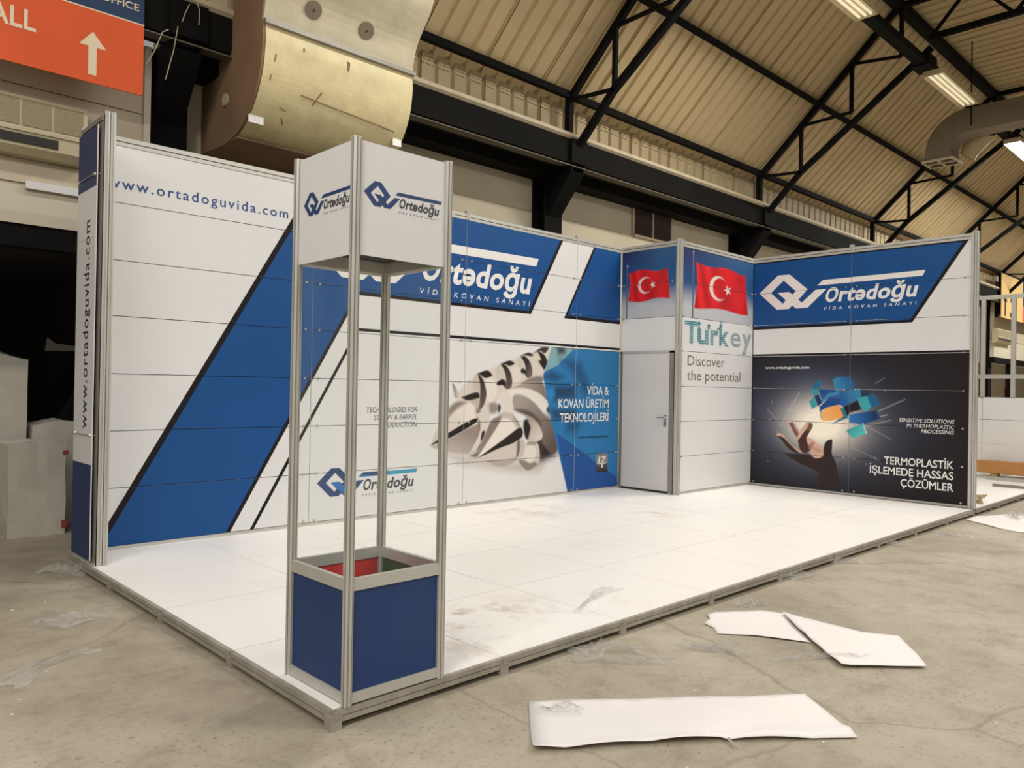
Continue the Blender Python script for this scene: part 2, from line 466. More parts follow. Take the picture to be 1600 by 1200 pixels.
def paint_list(rgb, x, y, items):
    for poly, c0, blur, g in items:
        xs = [p[0] for p in poly]; ys = [p[1] for p in poly]; mg = blur * 1.5 + 0.02
        sel = (x > min(xs) - mg) & (x < max(xs) + mg) & (y > min(ys) - mg) & (y < max(ys) + mg)
        if not sel.any(): continue
        px, py = x[sel], y[sel]
        a = np.clip(0.5 - sd_poly(px, py, poly) / (2 * blur), 0, 1); a = a * a * (3 - 2 * a)
        col = s2l(c0)
        if g:
            c1, q0, q1 = g
            ex, ey = q1[0] - q0[0], q1[1] - q0[1]
            t = np.clip(((px - q0[0]) * ex + (py - q0[1]) * ey) / (ex * ex + ey * ey), 0, 1)
            colv = col[None, :] * (1 - t[:, None]) + s2l(c1)[None, :] * t[:, None]
            rgb[sel] = rgb[sel] * (1 - a[:, None]) + colv * a[:, None]
        else:
            rgb[sel] = blend(rgb[sel], a, col)
    return rgb

def rounded(items):
    out = []
    for poly, c0, blur, g in items:
        p = [tuple(q) for q in poly]
        for _ in range(2):
            r = []; n = len(p)
            for i in range(n):
                a, b_, c = Vector(p[i - 1]), Vector(p[i]), Vector(p[(i + 1) % n])
                u, w = a - b_, c - b_
                ang = u.angle(w) if u.length > 1e-6 and w.length > 1e-6 else 3.1
                if ang < math.radians(72): r.append(p[i])
                else: r += [tuple(b_ + u * .25), tuple(b_ + w * .25)]
            p = r
        out.append((p, c0, blur, g))
    return out

def picture(name, parent, mapf, u0, u1, v0, v1, step, painter, d=0.0012):
    nu = max(2, int((u1 - u0) / step)); nv = max(2, int((v1 - v0) / step))
    U, V = np.meshgrid(np.linspace(u0, u1, nu + 1), np.linspace(v0, v1, nv + 1))
    U = U.ravel(); V = V.ravel()
    rgb = np.clip(painter(U, V), 0, 1)
    vs = [mapf(a, b, d) for a, b in zip(U.tolist(), V.tolist())]
    idx = np.arange((nu + 1) * (nv + 1)).reshape(nv + 1, nu + 1)
    fs = np.stack([idx[:-1, :-1], idx[:-1, 1:], idx[1:, 1:], idx[1:, :-1]], -1).reshape(-1, 4).tolist()
    me = bpy.data.meshes.new(name); me.from_pydata(vs, [], fs); me.update()
    at = me.color_attributes.new('print', 'FLOAT_COLOR', 'POINT')
    at.data.foreach_set('color', np.concatenate([rgb, np.ones((len(rgb), 1))], 1).astype(np.float32).ravel())
    return part(name, me, M_PRINT, parent)

def fbm(x, y, seed=0):
    r = np.random.RandomState(seed); out = np.zeros_like(x)
    for o in range(5):
        f = 2.2 * 1.9 ** o
        for _ in range(4):
            a = r.uniform(0, 6.28); p = r.uniform(0, 6.28)
            out += np.sin((x * math.cos(a) + y * math.sin(a)) * f * 2 + p) / (1.7 ** o) / 4
    return out

SCREW = [([(3.846,0.729),(4.381,0.628),(5.142,0.523),(5.49,0.72),(5.497,0.428),(5.145,0.418),(4.486,0.529),(3.982,0.633)],(190,180,170),0.1,None),([(5.343,1.124),(5.649,1.156),(5.848,0.646),(5.408,0.525),(5.253,0.725)],(70,60,56),0.09,None),([(5.447,0.981),(5.652,1.048),(5.767,0.685),(5.457,0.575)],(45,38,36),0.07,None),([(3.944,1.381),(4.263,1.625),(4.658,1.768),(4.981,1.881),(5.549,2.028),(5.615,2.013),(5.48,1.706),(5.431,1.617),(4.85,1.469),(4.667,1.401),(4.537,1.135),(4.362,1.105),(4.101,1.301)],(214,205,195),0.03,None),([(4.509,1.32),(4.669,1.304),(4.682,1.202),(4.534,1.164),(4.511,1.242)],(150,138,130),0.03,None),([(4.246,1.609),(4.285,1.649),(4.348,1.581),(4.372,1.42),(4.32,1.45),(4.24,1.442)],(198,188,178),0.02,None),([(4.42,1.598),(4.566,1.616),(4.631,1.539),(4.646,1.383),(4.531,1.304),(4.467,1.335),(4.47,1.459)],(228,221,210),0.02,None),([(4.285,1.649),(4.458,1.711),(4.522,1.689),(4.56,1.64),(4.44,1.597),(4.377,1.643)],(42,34,32),0.008,None),([(4.316,1.642),(4.367,1.643),(4.42,1.575),(4.459,1.475),(4.471,1.397),(4.427,1.274),(4.357,1.209),(4.325,1.266),(4.359,1.343),(4.366,1.458),(4.353,1.573)],(42,34,32),0.01,((110,95,90),(4.398,1.644),(4.336,1.205))),([(4.062,1.373),(4.32,1.45),(4.362,1.405),(4.353,1.358),(4.162,1.328)],(42,34,32),0.01,None),([(4.192,1.328),(4.343,1.366),(4.365,1.305),(4.326,1.213),(4.264,1.259)],(190,180,172),0.02,None),([(3.928,1.536),(3.957,1.529),(4.032,1.417),(4.073,1.361),(3.975,1.354),(3.949,1.454)],(130,112,106),0.01,((215,205,196),(3.93,1.454),(4.051,1.44))),([(4.637,1.759),(4.69,1.784),(4.767,1.716),(4.792,1.59),(4.726,1.612),(4.63,1.571),(4.617,1.68)],(205,196,186),0.02,None),([(4.668,1.784),(4.841,1.841),(4.896,1.827),(4.941,1.797),(4.843,1.758),(4.754,1.795)],(42,34,32),0.008,None),([(4.69,1.784),(4.754,1.795),(4.843,1.726),(4.896,1.624),(4.893,1.496),(4.806,1.471),(4.783,1.494),(4.791,1.605),(4.756,1.716)],(42,34,32),0.01,((105,90,86),(4.777,1.764),(4.905,1.464))),([(4.62,1.555),(4.726,1.612),(4.792,1.574),(4.784,1.478),(4.739,1.533),(4.642,1.516)],(42,34,32),0.01,None),([(4.854,1.75),(4.953,1.785),(5.033,1.723),(5.057,1.659),(5.048,1.595),(4.914,1.544),(4.895,1.656)],(222,214,203),0.02,None),([(4.963,1.842),(5.029,1.893),(5.111,1.815),(5.136,1.71),(5.078,1.753),(5.022,1.723)],(205,196,186),0.02,None),([(5.012,1.896),(5.153,1.951),(5.223,1.946),(5.27,1.919),(5.224,1.897),(5.12,1.913)],(60,48,45),0.01,None),([(5.029,1.893),(5.12,1.909),(5.214,1.827),(5.251,1.73),(5.248,1.639),(5.15,1.613),(5.136,1.71),(5.111,1.815)],(42,34,32),0.01,((120,105,98),(5.111,1.791),(5.265,1.664))),([(5.033,1.723),(5.078,1.753),(5.147,1.719),(5.15,1.629),(5.114,1.677),(5.046,1.683)],(42,34,32),0.012,None),([(5.26,1.944),(5.421,2.043),(5.562,2.032),(5.474,1.936),(5.397,1.985)],(62,50,48),0.015,None),([(5.321,1.982),(5.448,1.952),(5.514,1.884),(5.534,1.805),(5.454,1.732),(5.421,1.81),(5.394,1.897)],(42,34,32),0.012,None),([(5.349,1.86),(5.446,1.864),(5.492,1.733),(5.402,1.783)],(42,34,32),0.015,None),([(5.15,1.605),(5.277,1.648),(5.454,1.661),(5.457,1.561),(5.06,1.554)],(130,116,108),0.03,None),([(4.849,1.486),(5.086,1.558),(5.306,1.605),(5.458,1.582),(5.526,1.405),(5.573,1.299),(5.411,1.422),(5.185,1.49),(4.991,1.496)],(128,114,107),0.015,((175,163,153),(5.486,1.476),(4.943,1.504))),([(4.886,1.419),(5.089,1.412),(5.288,1.326),(5.442,1.193),(5.56,1.086),(5.666,0.994),(5.775,0.685),(5.637,0.62),(5.426,0.806),(5.449,0.911),(5.344,1.054),(5.143,1.179),(4.927,1.198)],(165,153,145),0.02,((95,82,77),(4.972,1.3),(5.658,0.797))),([(4.902,1.232),(5.191,1.23),(5.419,1.088),(5.447,0.981),(5.294,1.09),(5.095,1.162)],(95,83,78),0.03,None),([(4.757,1.435),(4.896,1.483),(5.087,1.498),(5.259,1.47),(5.437,1.405),(5.568,1.299),(5.505,1.225),(5.363,1.334),(5.137,1.421),(4.897,1.436)],(226,219,208),0.01,None),([(5.505,1.228),(5.581,1.281),(5.623,1.156),(5.571,1.157)],(60,48,46),0.02,None),([(4.639,1.43),(4.784,1.445),(4.895,1.416),(4.894,1.24),(4.957,1.159),(4.791,1.153),(4.704,1.202),(4.718,1.265)],(222,214,203),0.01,None),([(4.669,1.304),(4.718,1.265),(4.683,1.178),(4.66,1.21)],(42,34,32),0.012,None),([(5.085,1.093),(5.219,1.117),(5.371,1.001),(5.271,0.986),(5.226,0.83),(5.127,0.851)],(42,34,32),0.02,None),([(5.12,1.162),(5.318,1.098),(5.448,0.946),(5.464,0.84),(5.326,0.801),(5.189,0.823),(5.223,0.935),(5.246,1.004)],(170,158,149),0.015,((215,206,196),(5.195,1.091),(5.424,0.876))),([(3.601,0.822),(3.856,1.239),(4.006,1.346),(4.206,1.333),(4.315,1.236),(4.405,1.104),(4.398,0.941),(4.327,0.747),(4.179,0.681),(4.011,0.709),(3.867,0.764),(3.747,0.772)],(205,196,186),0.008,((228,221,210),(3.745,0.866),(4.166,1.237))),([(3.866,1.247),(4.017,1.341),(4.174,1.32),(3.999,1.238),(3.878,1.136)],(140,126,118),0.03,None),([(3.632,0.816),(3.864,0.88),(4.171,1.008),(4.406,1.08),(4.401,0.842),(4.285,0.696),(4.011,0.713),(3.747,0.769)],(150,137,129),0.02,((185,174,165),(4.108,0.981),(4.011,0.713))),([(3.608,0.823),(3.842,0.949),(4.317,1.151),(4.345,1.086),(4.171,1.008),(3.864,0.882)],(42,34,32),0.006,None),([(4.294,1.236),(4.38,1.235),(4.474,1.004),(4.392,0.761),(4.327,0.731),(4.376,0.974)],(120,106,100),0.03,None),([(4.307,1.175),(4.388,1.205),(4.491,1.227),(4.546,1.125),(4.475,0.995),(4.377,0.805),(4.267,0.718),(4.207,0.705),(4.334,0.875),(4.384,0.997),(4.37,1.097)],(214,206,196),0.012,None),([(4.381,0.855),(4.396,0.954),(4.424,0.977),(4.457,0.972),(4.448,0.914),(4.398,0.85)],(60,48,45),0.01,None),([(4.217,0.682),(4.338,0.722),(4.377,0.766),(4.349,0.652),(4.258,0.665)],(105,92,86),0.03,None),([(4.327,0.642),(4.536,1.102),(4.63,1.132),(4.725,1.202),(4.901,1.184),(5.015,1.078),(5.085,0.98),(5.106,0.85),(5.057,0.738),(4.993,0.62),(4.916,0.568),(4.763,0.517),(4.645,0.532),(4.485,0.607)],(196,187,178),0.008,None),([(4.335,0.649),(4.377,0.766),(4.536,1.094),(4.63,1.128),(4.726,1.15),(4.686,1.045),(4.5,0.839)],(135,121,113),0.02,None),([(4.335,0.647),(4.686,1.045),(4.727,1.123),(4.858,1.113),(4.995,0.998),(4.929,0.952),(4.691,0.832),(4.503,0.726)],(229,223,212),0.012,None),([(4.901,1.168),(5.015,1.078),(5.074,0.98),(5.017,0.998),(4.925,1.104)],(165,153,145),0.015,None),([(4.331,0.644),(4.723,0.835),(4.918,0.94),(5.028,0.999),(5.088,0.988),(5.108,0.882),(4.921,0.798),(4.693,0.752),(4.504,0.69)],(42,34,32),0.006,None),([(4.342,0.641),(4.504,0.686),(4.693,0.747),(4.921,0.792),(4.966,0.802),(4.976,0.613),(4.696,0.604),(4.485,0.609)],(208,198,190),0.01,None),([(4.993,0.829),(5.049,0.852),(5.063,0.738),(5.021,0.619),(4.982,0.613),(5.001,0.724)],(120,107,100),0.012,None),([(5.049,0.843),(5.123,0.849),(5.143,0.735),(5.106,0.623),(5.027,0.61),(5.063,0.738)],(196,186,177),0.012,None),([(4.485,0.607),(5.015,0.601),(4.916,0.544),(4.763,0.517),(4.655,0.531)],(178,167,160),0.012,None),([(5.147,0.783),(5.204,0.83),(5.368,0.804),(5.406,0.707),(5.415,0.599),(5.376,0.51),(5.214,0.431),(5.109,0.489),(5.021,0.587),(5.129,0.613),(5.151,0.734)],(206,197,187),0.008,None),([(5.016,0.587),(5.129,0.581),(5.246,0.526),(5.315,0.559),(5.381,0.514),(5.214,0.431),(5.109,0.486)],(140,126,118),0.012,None),([(5.171,0.774),(5.334,0.753),(5.349,0.619),(5.258,0.529),(5.124,0.589),(5.149,0.718)],(226,218,208),0.012,None),([(5.159,0.783),(5.204,0.826),(5.362,0.804),(5.334,0.76)],(165,152,142),0.01,None),([(5.613,2.058),(5.479,1.741),(5.451,1.652),(5.598,1.121),(5.964,0.102),(7.052,0.062),(7.028,2.129)],(46,120,176),0.004,None),([(5.613,2.067),(5.472,1.706),(5.738,1.812),(6.057,2.049),(6.07,2.09)],(128,168,174),0.006,None),([(5.692,2.044),(5.865,2.062),(5.868,1.971),(5.735,1.947)],(58,62,66),0.05,None),([(5.774,1.87),(5.996,1.901),(6.204,1.855),(6.326,1.644),(6.449,1.491),(6.273,1.412),(6.118,1.594),(5.978,1.742)],(36,84,128),0.1,None),([(5.468,1.669),(5.626,1.732),(5.868,1.649),(5.672,1.586),(5.49,1.612)],(34,78,116),0.06,None),([(5.598,1.533),(6.096,1.54),(6.078,1.373),(5.679,1.335),(5.654,1.445)],(36,62,92),0.1,None),([(5.608,1.227),(6.106,1.224),(6.11,1.077),(5.651,1.084)],(40,74,108),0.06,None),([(5.918,1.08),(6.25,1.074),(6.115,0.892),(5.895,0.916)],(34,84,130),0.08,None),([(5.515,1.459),(5.653,1.512),(5.676,1.423),(5.582,1.32)],(52,132,190),0.04,None),([(5.721,0.912),(7.0,0.242),(7.053,0.042),(5.959,0.102)],(38,84,152),0.004,None)]
HAND = [([(1.549,1.569),(1.392,1.598),(1.271,1.529),(1.32,1.423),(1.459,1.402)],(40,60,80),0.03,None),([(2.1,1.59),(1.979,1.697),(1.942,1.642),(1.995,1.559),(2.07,1.544)],(34,112,146),0.006,None),([(2.118,1.553),(2.005,1.554),(1.99,1.495),(2.069,1.452)],(58,152,164),0.006,None),([(2.132,1.376),(2.064,1.442),(2.008,1.313),(2.085,1.265)],(60,158,166),0.006,None),([(2.059,1.452),(1.994,1.481),(1.934,1.363),(2.001,1.304)],(18,62,104),0.006,None),([(1.995,1.554),(1.792,1.557),(1.655,1.523),(1.699,1.45),(1.845,1.429),(1.936,1.37)],(32,84,146),0.006,None),([(1.936,1.363),(1.937,1.409),(1.855,1.492),(1.682,1.522),(1.709,1.477),(1.845,1.447)],(70,140,190),0.015,None),([(1.794,1.693),(1.721,1.729),(1.547,1.734),(1.475,1.597),(1.558,1.569),(1.745,1.512)],(40,96,150),0.008,((58,142,182),(1.55,1.649),(1.755,1.557))),([(1.982,1.297),(1.845,1.429),(1.681,1.45),(1.625,1.326),(1.706,1.337),(1.879,1.291),(1.962,1.234)],(32,76,142),0.006,None),([(1.691,1.486),(1.549,1.569),(1.409,1.575),(1.394,1.447),(1.634,1.306),(1.684,1.369)],(34,92,158),0.006,((60,142,180),(1.653,1.406),(1.408,1.527))),([(1.643,1.308),(1.441,1.411),(1.387,1.28),(1.544,1.23),(1.587,1.166)],(34,32,36),0.01,None),([(1.688,1.297),(1.625,1.29),(1.568,1.158),(1.811,1.053),(1.668,1.159)],(44,120,140),0.006,None),([(1.981,1.261),(1.953,1.262),(1.932,1.125),(1.951,1.124)],(60,140,150),0.006,None),([(1.962,1.22),(1.879,1.287),(1.706,1.334),(1.634,1.182),(1.667,1.145),(1.794,1.108),(1.932,1.102)],(242,160,74),0.006,((246,190,120),(1.706,1.306),(1.932,1.116))),([(1.448,1.432),(1.315,1.472),(1.251,1.312),(1.352,1.246)],(62,166,178),0.005,None),([(1.315,1.472),(1.21,1.491),(1.136,1.356),(1.251,1.312)],(34,96,142),0.005,None),([(1.559,1.207),(1.191,1.276),(1.133,1.167),(1.35,1.075),(1.557,1.095)],(26,58,104),0.008,((46,120,190),(1.23,1.209),(1.558,1.154))),([(1.171,1.273),(0.822,1.442),(0.818,1.43),(1.15,1.257)],(120,130,145),0.006,None),([(1.226,1.644),(1.088,1.727),(1.078,1.715),(1.196,1.628)],(90,92,98),0.008,None),([(1.598,0.982),(1.366,1.093),(1.315,0.951),(1.508,0.877)],(50,158,166),0.005,((86,190,190),(1.556,1.027),(1.429,0.907))),([(1.374,1.092),(1.358,1.095),(1.307,0.956),(1.319,0.947)],(190,215,215),0.004,None),([(2.508,0.589),(2.218,0.61),(2.113,0.618),(1.989,0.558),(1.915,0.601),(1.795,0.596),(1.749,0.582),(1.711,0.458),(1.676,0.282),(1.67,0.183),(1.992,0.15),(1.967,0.345),(2.014,0.386),(2.254,0.458)],(50,40,40),0.012,None),([(2.634,0.881),(2.594,0.897),(2.538,0.889),(2.386,0.73),(2.258,0.663),(2.223,0.61),(2.315,0.603),(2.454,0.678),(2.557,0.804),(2.618,0.839)],(60,44,42),0.01,None),([(2.631,0.881),(2.594,0.897),(2.533,0.886),(2.507,0.859),(2.386,0.728),(2.258,0.661),(2.226,0.612),(2.267,0.623),(2.396,0.72),(2.487,0.813),(2.558,0.85),(2.618,0.843)],(206,172,152),0.006,None),([(2.473,1.084),(2.412,1.093),(2.372,1.06),(2.327,1.004),(2.267,0.934),(2.299,0.834),(2.349,0.887),(2.431,1.043),(2.466,1.057)],(128,88,82),0.006,None),([(2.473,1.084),(2.412,1.093),(2.384,1.069),(2.421,1.048),(2.466,1.057)],(220,190,170),0.006,None),([(2.372,1.055),(2.327,1.004),(2.267,0.934),(2.286,0.905),(2.341,0.977)],(196,158,142),0.01,None),([(2.304,0.838),(2.272,0.924),(2.177,1.059),(2.13,1.08),(2.07,1.05),(2.079,0.99),(2.144,0.885),(2.164,0.828),(2.141,0.755),(2.086,0.712),(2.104,0.665),(2.17,0.614),(2.248,0.645),(2.278,0.727)],(74,48,44),0.006,None),([(2.304,0.838),(2.272,0.924),(2.177,1.059),(2.125,1.078),(2.11,1.058),(2.175,0.957),(2.242,0.879),(2.284,0.806)],(214,180,158),0.008,None),([(2.125,1.078),(2.07,1.05),(2.08,0.99),(2.127,0.95),(2.166,0.948)],(120,82,72),0.012,None),([(2.164,0.856),(2.107,0.85),(2.038,0.798),(1.924,0.723),(1.904,0.601),(1.989,0.556),(2.064,0.571),(2.118,0.645),(2.076,0.731),(2.141,0.755)],(216,176,156),0.006,None),([(2.115,0.766),(2.04,0.798),(2.067,0.732),(2.094,0.666),(2.133,0.7)],(170,118,106),0.015,None),([(2.076,0.731),(1.972,0.711),(1.916,0.669),(1.971,0.638),(2.056,0.659)],(200,150,132),0.02,None),([(1.907,0.597),(1.909,0.743),(1.872,0.818),(1.826,0.842),(1.779,0.851),(1.785,0.76),(1.794,0.632),(1.754,0.581),(1.877,0.572)],(48,36,34),0.005,None)]

# ================================================================== THE HALL
fl = MB(); fl.add([(-14, -16, 0), (50, -16, 0), (50, 10, 0), (-14, 10, 0)], [(0, 1, 2, 3)])
struct('floor', fl, M_FLOOR)

TX = [1.21, 7.185, 13.167, 19.15, 25.13, 31.11, 37.09]      # bays of six metres
YE, ZE = 5.2, 6.02                                          # eave node
KY, KZ = 2.45, 8.67                                         # where the slope turns flat
SL = 0.965
def zt(y): return ZE + SL * (YE - y) if y > KY else KZ
def zb(y): return zt(y) - 0.93 if y > 1.9 else 7.93

# roof deck above the sheets, then the ribbed sheets themselves
deck = MB()
deck.add([(-8, 5.62, 5.95), (50, 5.62, 5.95), (50, KY, KZ + 0.30), (-8, KY, KZ + 0.30), (-8, -16, KZ + 0.30), (50, -16, KZ + 0.30)], [(0, 1, 2, 3), (3, 2, 5, 4)])
ceil = struct('ceiling', deck, M_GAP)
SW = 1.15
def sheet_mesh(name, a, b, nrm, lip=False):
    """ribbed sheet from a to b (y,z), ribs standing off along nrm (y,z)"""
    mb = MB(); xs = []
    for k in range(4):
        x = k * SW / 4
        xs += [(x, 0), (x + 0.205, 0), (x + 0.225, 0.05), (x + 0.268, 0.05), (x + SW / 4, 0)]
    xs[-1] = (SW - 0.012, 0)
    vs = []
    for (y, z) in (a, b):
        for x, h in xs: vs.append((x, y + nrm[0] * h, z + nrm[1] * h))
    n = len(xs)
    mb.add(vs, [(i, i + 1, n + i + 1, n + i) for i in range(n - 1)])
    if lip:
        for k in range(4):
            x = k * SW / 4
            for j in range(3):
                z = b[1] - 0.07 - 0.055 * j
                mb.box(x + 0.01, a[0] - 0.014, z, x + 0.2, a[0] + 0.001, z + 0.016)
    return mb.mesh(name)
slope_me = sheet_mesh('roof_sheet', (5.50, 5.92), (KY - 0.05, KZ + 0.19), (0.70, 0.71))
flat_me = sheet_mesh('roof_sheet', (KY + 0.05, KZ + 0.14), (-12.0, KZ + 0.14), (0, 1.0))
clad_me = sheet_mesh('cladding_sheet', (5.40, 5.38), (5.40, 6.03), (1.0, 0), lip=True)
copies('roof_sheet', slope_me, M_ROOF, ceil, [(-1.4 + SW * i, 0, 0) for i in range(38)])
copies('roof_sheet', flat_me, M_ROOF, ceil, [(7.8 + SW * i, 0, 0) for i in range(30)])

wb = MB(); wb.box(1.2, 5.8, 0, 30.4, 5.95, 6.1)
wall_back = struct('wall_back', wb, M_PLAS)
copies('cladding_sheet', clad_me, M_CLAD, wall_back, [(-1.3 + SW * i, 0, 0) for i in range(34)])
cr = MB(); cr.beam((5.2, 5.795, 4.335), (9.45, 5.795, 4.34), 0.015, 0.02)
part('plaster_crack', cr, M_LEDGE, wall_back)
cp = MB(); cp.cyl((7.62, 5.76, 3.6), (7.66, 5.76, 4.9), 0.022, 8)
part('conduit_pipe', cp, M_LEDGE, wall_back)
er = MB(); er.box(48, -16, 0, 48.2, 10, 9.2)
struct('wall_right', er, M_PLAS)

w1 = MB(); w1.box(9.6, 5.755, 4.33, 10.83, 5.80, 4.37); w1.box(9.6, 5.755, 4.97, 10.83, 5.8, 5.0)
w1.box(9.59, 5.755, 4.33, 9.63, 5.8, 5.0); w1.box(10.80, 5.755, 4.33, 10.84, 5.8, 5.0); w1.box(10.19, 5.75, 4.33, 10.225, 5.8, 5.0)
win = struct('window_1', w1, M_LEDGE)
pane = MB(); pane.box(0, 5.775, 4.37, 0.56, 5.79, 4.97)
for k in range(14):
    z = 4.385 + k * 0.042; pane.add([(0, 5.772, z), (0.56, 5.772, z), (0.56, 5.776, z + 0.03), (0, 5.776, z + 0.03)], [(0, 1, 2, 3)])
pm = pane.mesh('louvre_pane')
copies('louvre_pane', pm, M_LOUV, win, [(9.63, 0, 0), (10.235, 0, 0)])

# long members
b = MB(); b.box(-8, 5.02, 4.97, 48, 5.34, 5.34)
g = thing('crane_girder', 'dark steel girder running the length of the hall above the stand', 'girder', (20, 5.2, 4.97))
part('web', b, M_GIRD, g)
b = MB(); b.ring((-8, 5.12, 5.39), (48, 5.12, 5.39), [(-.16, -.05), (.10, -.05), (.14, -.02), (.14, .03), (.10, .05), (-.16, .05)])
part('top_flange', b, M_LEDGE, g, 'beige painted top ledge of the girder')
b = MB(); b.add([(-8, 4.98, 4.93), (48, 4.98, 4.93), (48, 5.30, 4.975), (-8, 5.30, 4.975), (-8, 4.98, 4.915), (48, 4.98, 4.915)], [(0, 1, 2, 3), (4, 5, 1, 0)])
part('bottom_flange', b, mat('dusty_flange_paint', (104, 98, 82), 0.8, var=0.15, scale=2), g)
b = MB(); b.box(1.4, 5.44, 4.84, 48, 5.79, 5.02)
single('tie_beam', b, M_BLACK, 'black steel beam along the top of the plaster wall', 'beam')
b = MB(); b.beam((-8, 5.17, ZE + 0.06), (48, 5.17, ZE + 0.06), 0.09, 0.10)
single('eave_purlin', b, M_BLACK, 'black purlin along the eave, lowest of the long roof members', 'purlin')
b = MB(); b.beam((-4, 3.97, zt(3.97) + 0.05), (48, 3.97, zt(3.97) + 0.05), 0.10, 0.11, (0, 0.7, 0.7))
single('middle_purlin', b, M_BLACK, 'black purlin halfway up the sloping roof', 'purlin')
b = MB(); b.beam((0, KY, KZ + 0.02), (48, KY, KZ + 0.02), 0.17, 0.15)
single('top_purlin', b, M_BLACK, 'black beam where the roof slope turns flat', 'purlin')

ordin = {0: 'nearest the orange banner', 1: 'just above the showcase side of the back wall', 2: 'above the black side wall', 3: 'behind the bent air duct',
         4: 'beyond the bent air duct', 5: 'farthest but one at the right edge', 6: 'farthest at the right edge'}
tnames = {1: 'first black lattice roof truss left of the ceiling lamps', 2: 'black lattice roof truss crossing the cable tray between lamps', 3: 'black lattice roof truss behind the bent air duct',
          4: 'black lattice roof truss above the top of the side wall post', 5: 'small far black lattice roof truss at the right edge', 6: 'farthest black lattice roof truss at the right edge'}
for i in range(1, 7):
    X = TX[i]
    t = thing('roof_truss', tnames[i], 'roof truss', (X, 5.0, 5.3), 'lattice trusses under the roof')
    b = MB(); b.beam((X, 5.22, zt(5.22)), (X, KY, KZ), 0.09, 0.10); b.beam((X, KY + .03, KZ), (X, -12, KZ), 0.09, 0.10)
    part('top_chord', b, M_BLACK, t)
    b = MB(); b.beam((X, 5.02, 5.22), (X, 4.3, zb(4.3)), 0.09, 0.10); b.beam((X, 4.33, zb(4.33)), (X, 1.88, zb(1.95)), 0.09, 0.10); b.beam((X, 1.92, 7.93), (X, -12, 7.93), 0.09, 0.10)
    part('bottom_chord', b, M_BLACK, t)
    b = MB(); b.beam((X, 5.2, 5.35), (X, 5.2, zt(5.2)), 0.10, 0.10); part('end_post', b, M_BLACK, t)
    ys = [5.2, 4.30, 3.30, 2.40]
    for k, y in enumerate(ys[1:]):
        b = MB(); b.beam((X, y, zb(y)), (X, y, zt(y)), 0.065, 0.065); part('web_post', b, M_BLACK, t)
        y2 = ys[k]
        b = MB(); b.beam((X, y2, zt(y2)), (X, y, zb(y)), 0.05, 0.05); part('web_brace', b, M_BLACK, t)
    for k in range(8):
        y = 1.9 - k * 1.3
        b = MB(); b.beam((X, y, 7.93), (X, y - 0.65, KZ), 0.05, 0.05); b.beam((X, y - 0.65, KZ), (X, y - 1.3, 7.93), 0.05, 0.05)
        part('web_brace', b, M_BLACK, t)

cnames = {0: 'black steel column with loose pale cables beside the orange banner', 1: 'black steel column behind the big blue back wall', 2: 'black steel column behind the flag cabin',
          5: 'far black steel column seen through the neighbouring frame'}
for i in (0, 1, 2, 3, 4, 5):
    X = TX[i]
    if i in (3, 4): continue
    t = thing('steel_column', cnames[i], 'column', (X, 5.62, 0), 'steel columns along the hall wall')
    zc = 4.97
    b = MB(); b.box(X - .2, 5.50, 0, X + .2, 5.53, zc); part('front_flange', b, M_BLACK, t)
    b = MB(); b.box(X - .2, 5.76, 0, X + .2, 5.79, zc); part('rear_flange', b, M_BLACK, t)
    b = MB(); b.box(X - .012, 5.53, 0, X + .012, 5.76, zc); part('web', b, M_BLACK, t)
    b = MB()
    for x in (X - .13, X + .13):
        pr = [(5.50, 4.25), (5.50, 4.97), (5.0, 4.97), (5.0, 4.86)]
        b.add([(x - .012, y, z) for y, z in pr] + [(x + .012, y, z) for y, z in pr], [(0, 1, 2, 3), (7, 6, 5, 4), (0, 4, 5, 1), (1, 5, 6, 2), (2, 6, 7, 3), (3, 7, 4, 0)])
    b.beam((X, 5.50, 4.24), (X, 5.0, 4.85), 0.30, 0.02)
    part('bracket', b, M_BLACK, t, 'triangular bracket carrying the girder')
    b = MB(); b.box(X - .19, 4.955, 4.97, X + .19, 4.975, 5.33); part('girder_shoe', b, M_BLACK, t)

# loose cables on the column by the banner
for k, pts in enumerate(([(1.00, 4.94, 4.98), (0.94, 4.93, 4.93), (0.87, 4.95, 4.72), (0.80, 4.98, 4.57)], [(1.09, 4.94, 5.04), (1.06, 4.96, 4.80), (1.0, 5.0, 4.50)],
                         [(1.20, 4.94, 5.30), (1.16, 4.94, 5.20), (1.13, 4.94, 5.10)], [(1.27, 4.94, 5.36), (1.30, 4.94, 5.27), (1.295, 4.94, 5.12)])):
    b = MB(); b.tube(pts, 0.005)
    single('loose_cable', b, M_WIRE, ('pale cable looping from the column to the banner edge', 'pale cable hanging straight down the black column', 'short pale cable at the top of the black column', 'pale cable nearest the brown duct side on the girder')[k], 'cable', 'loose cables on the banner column')

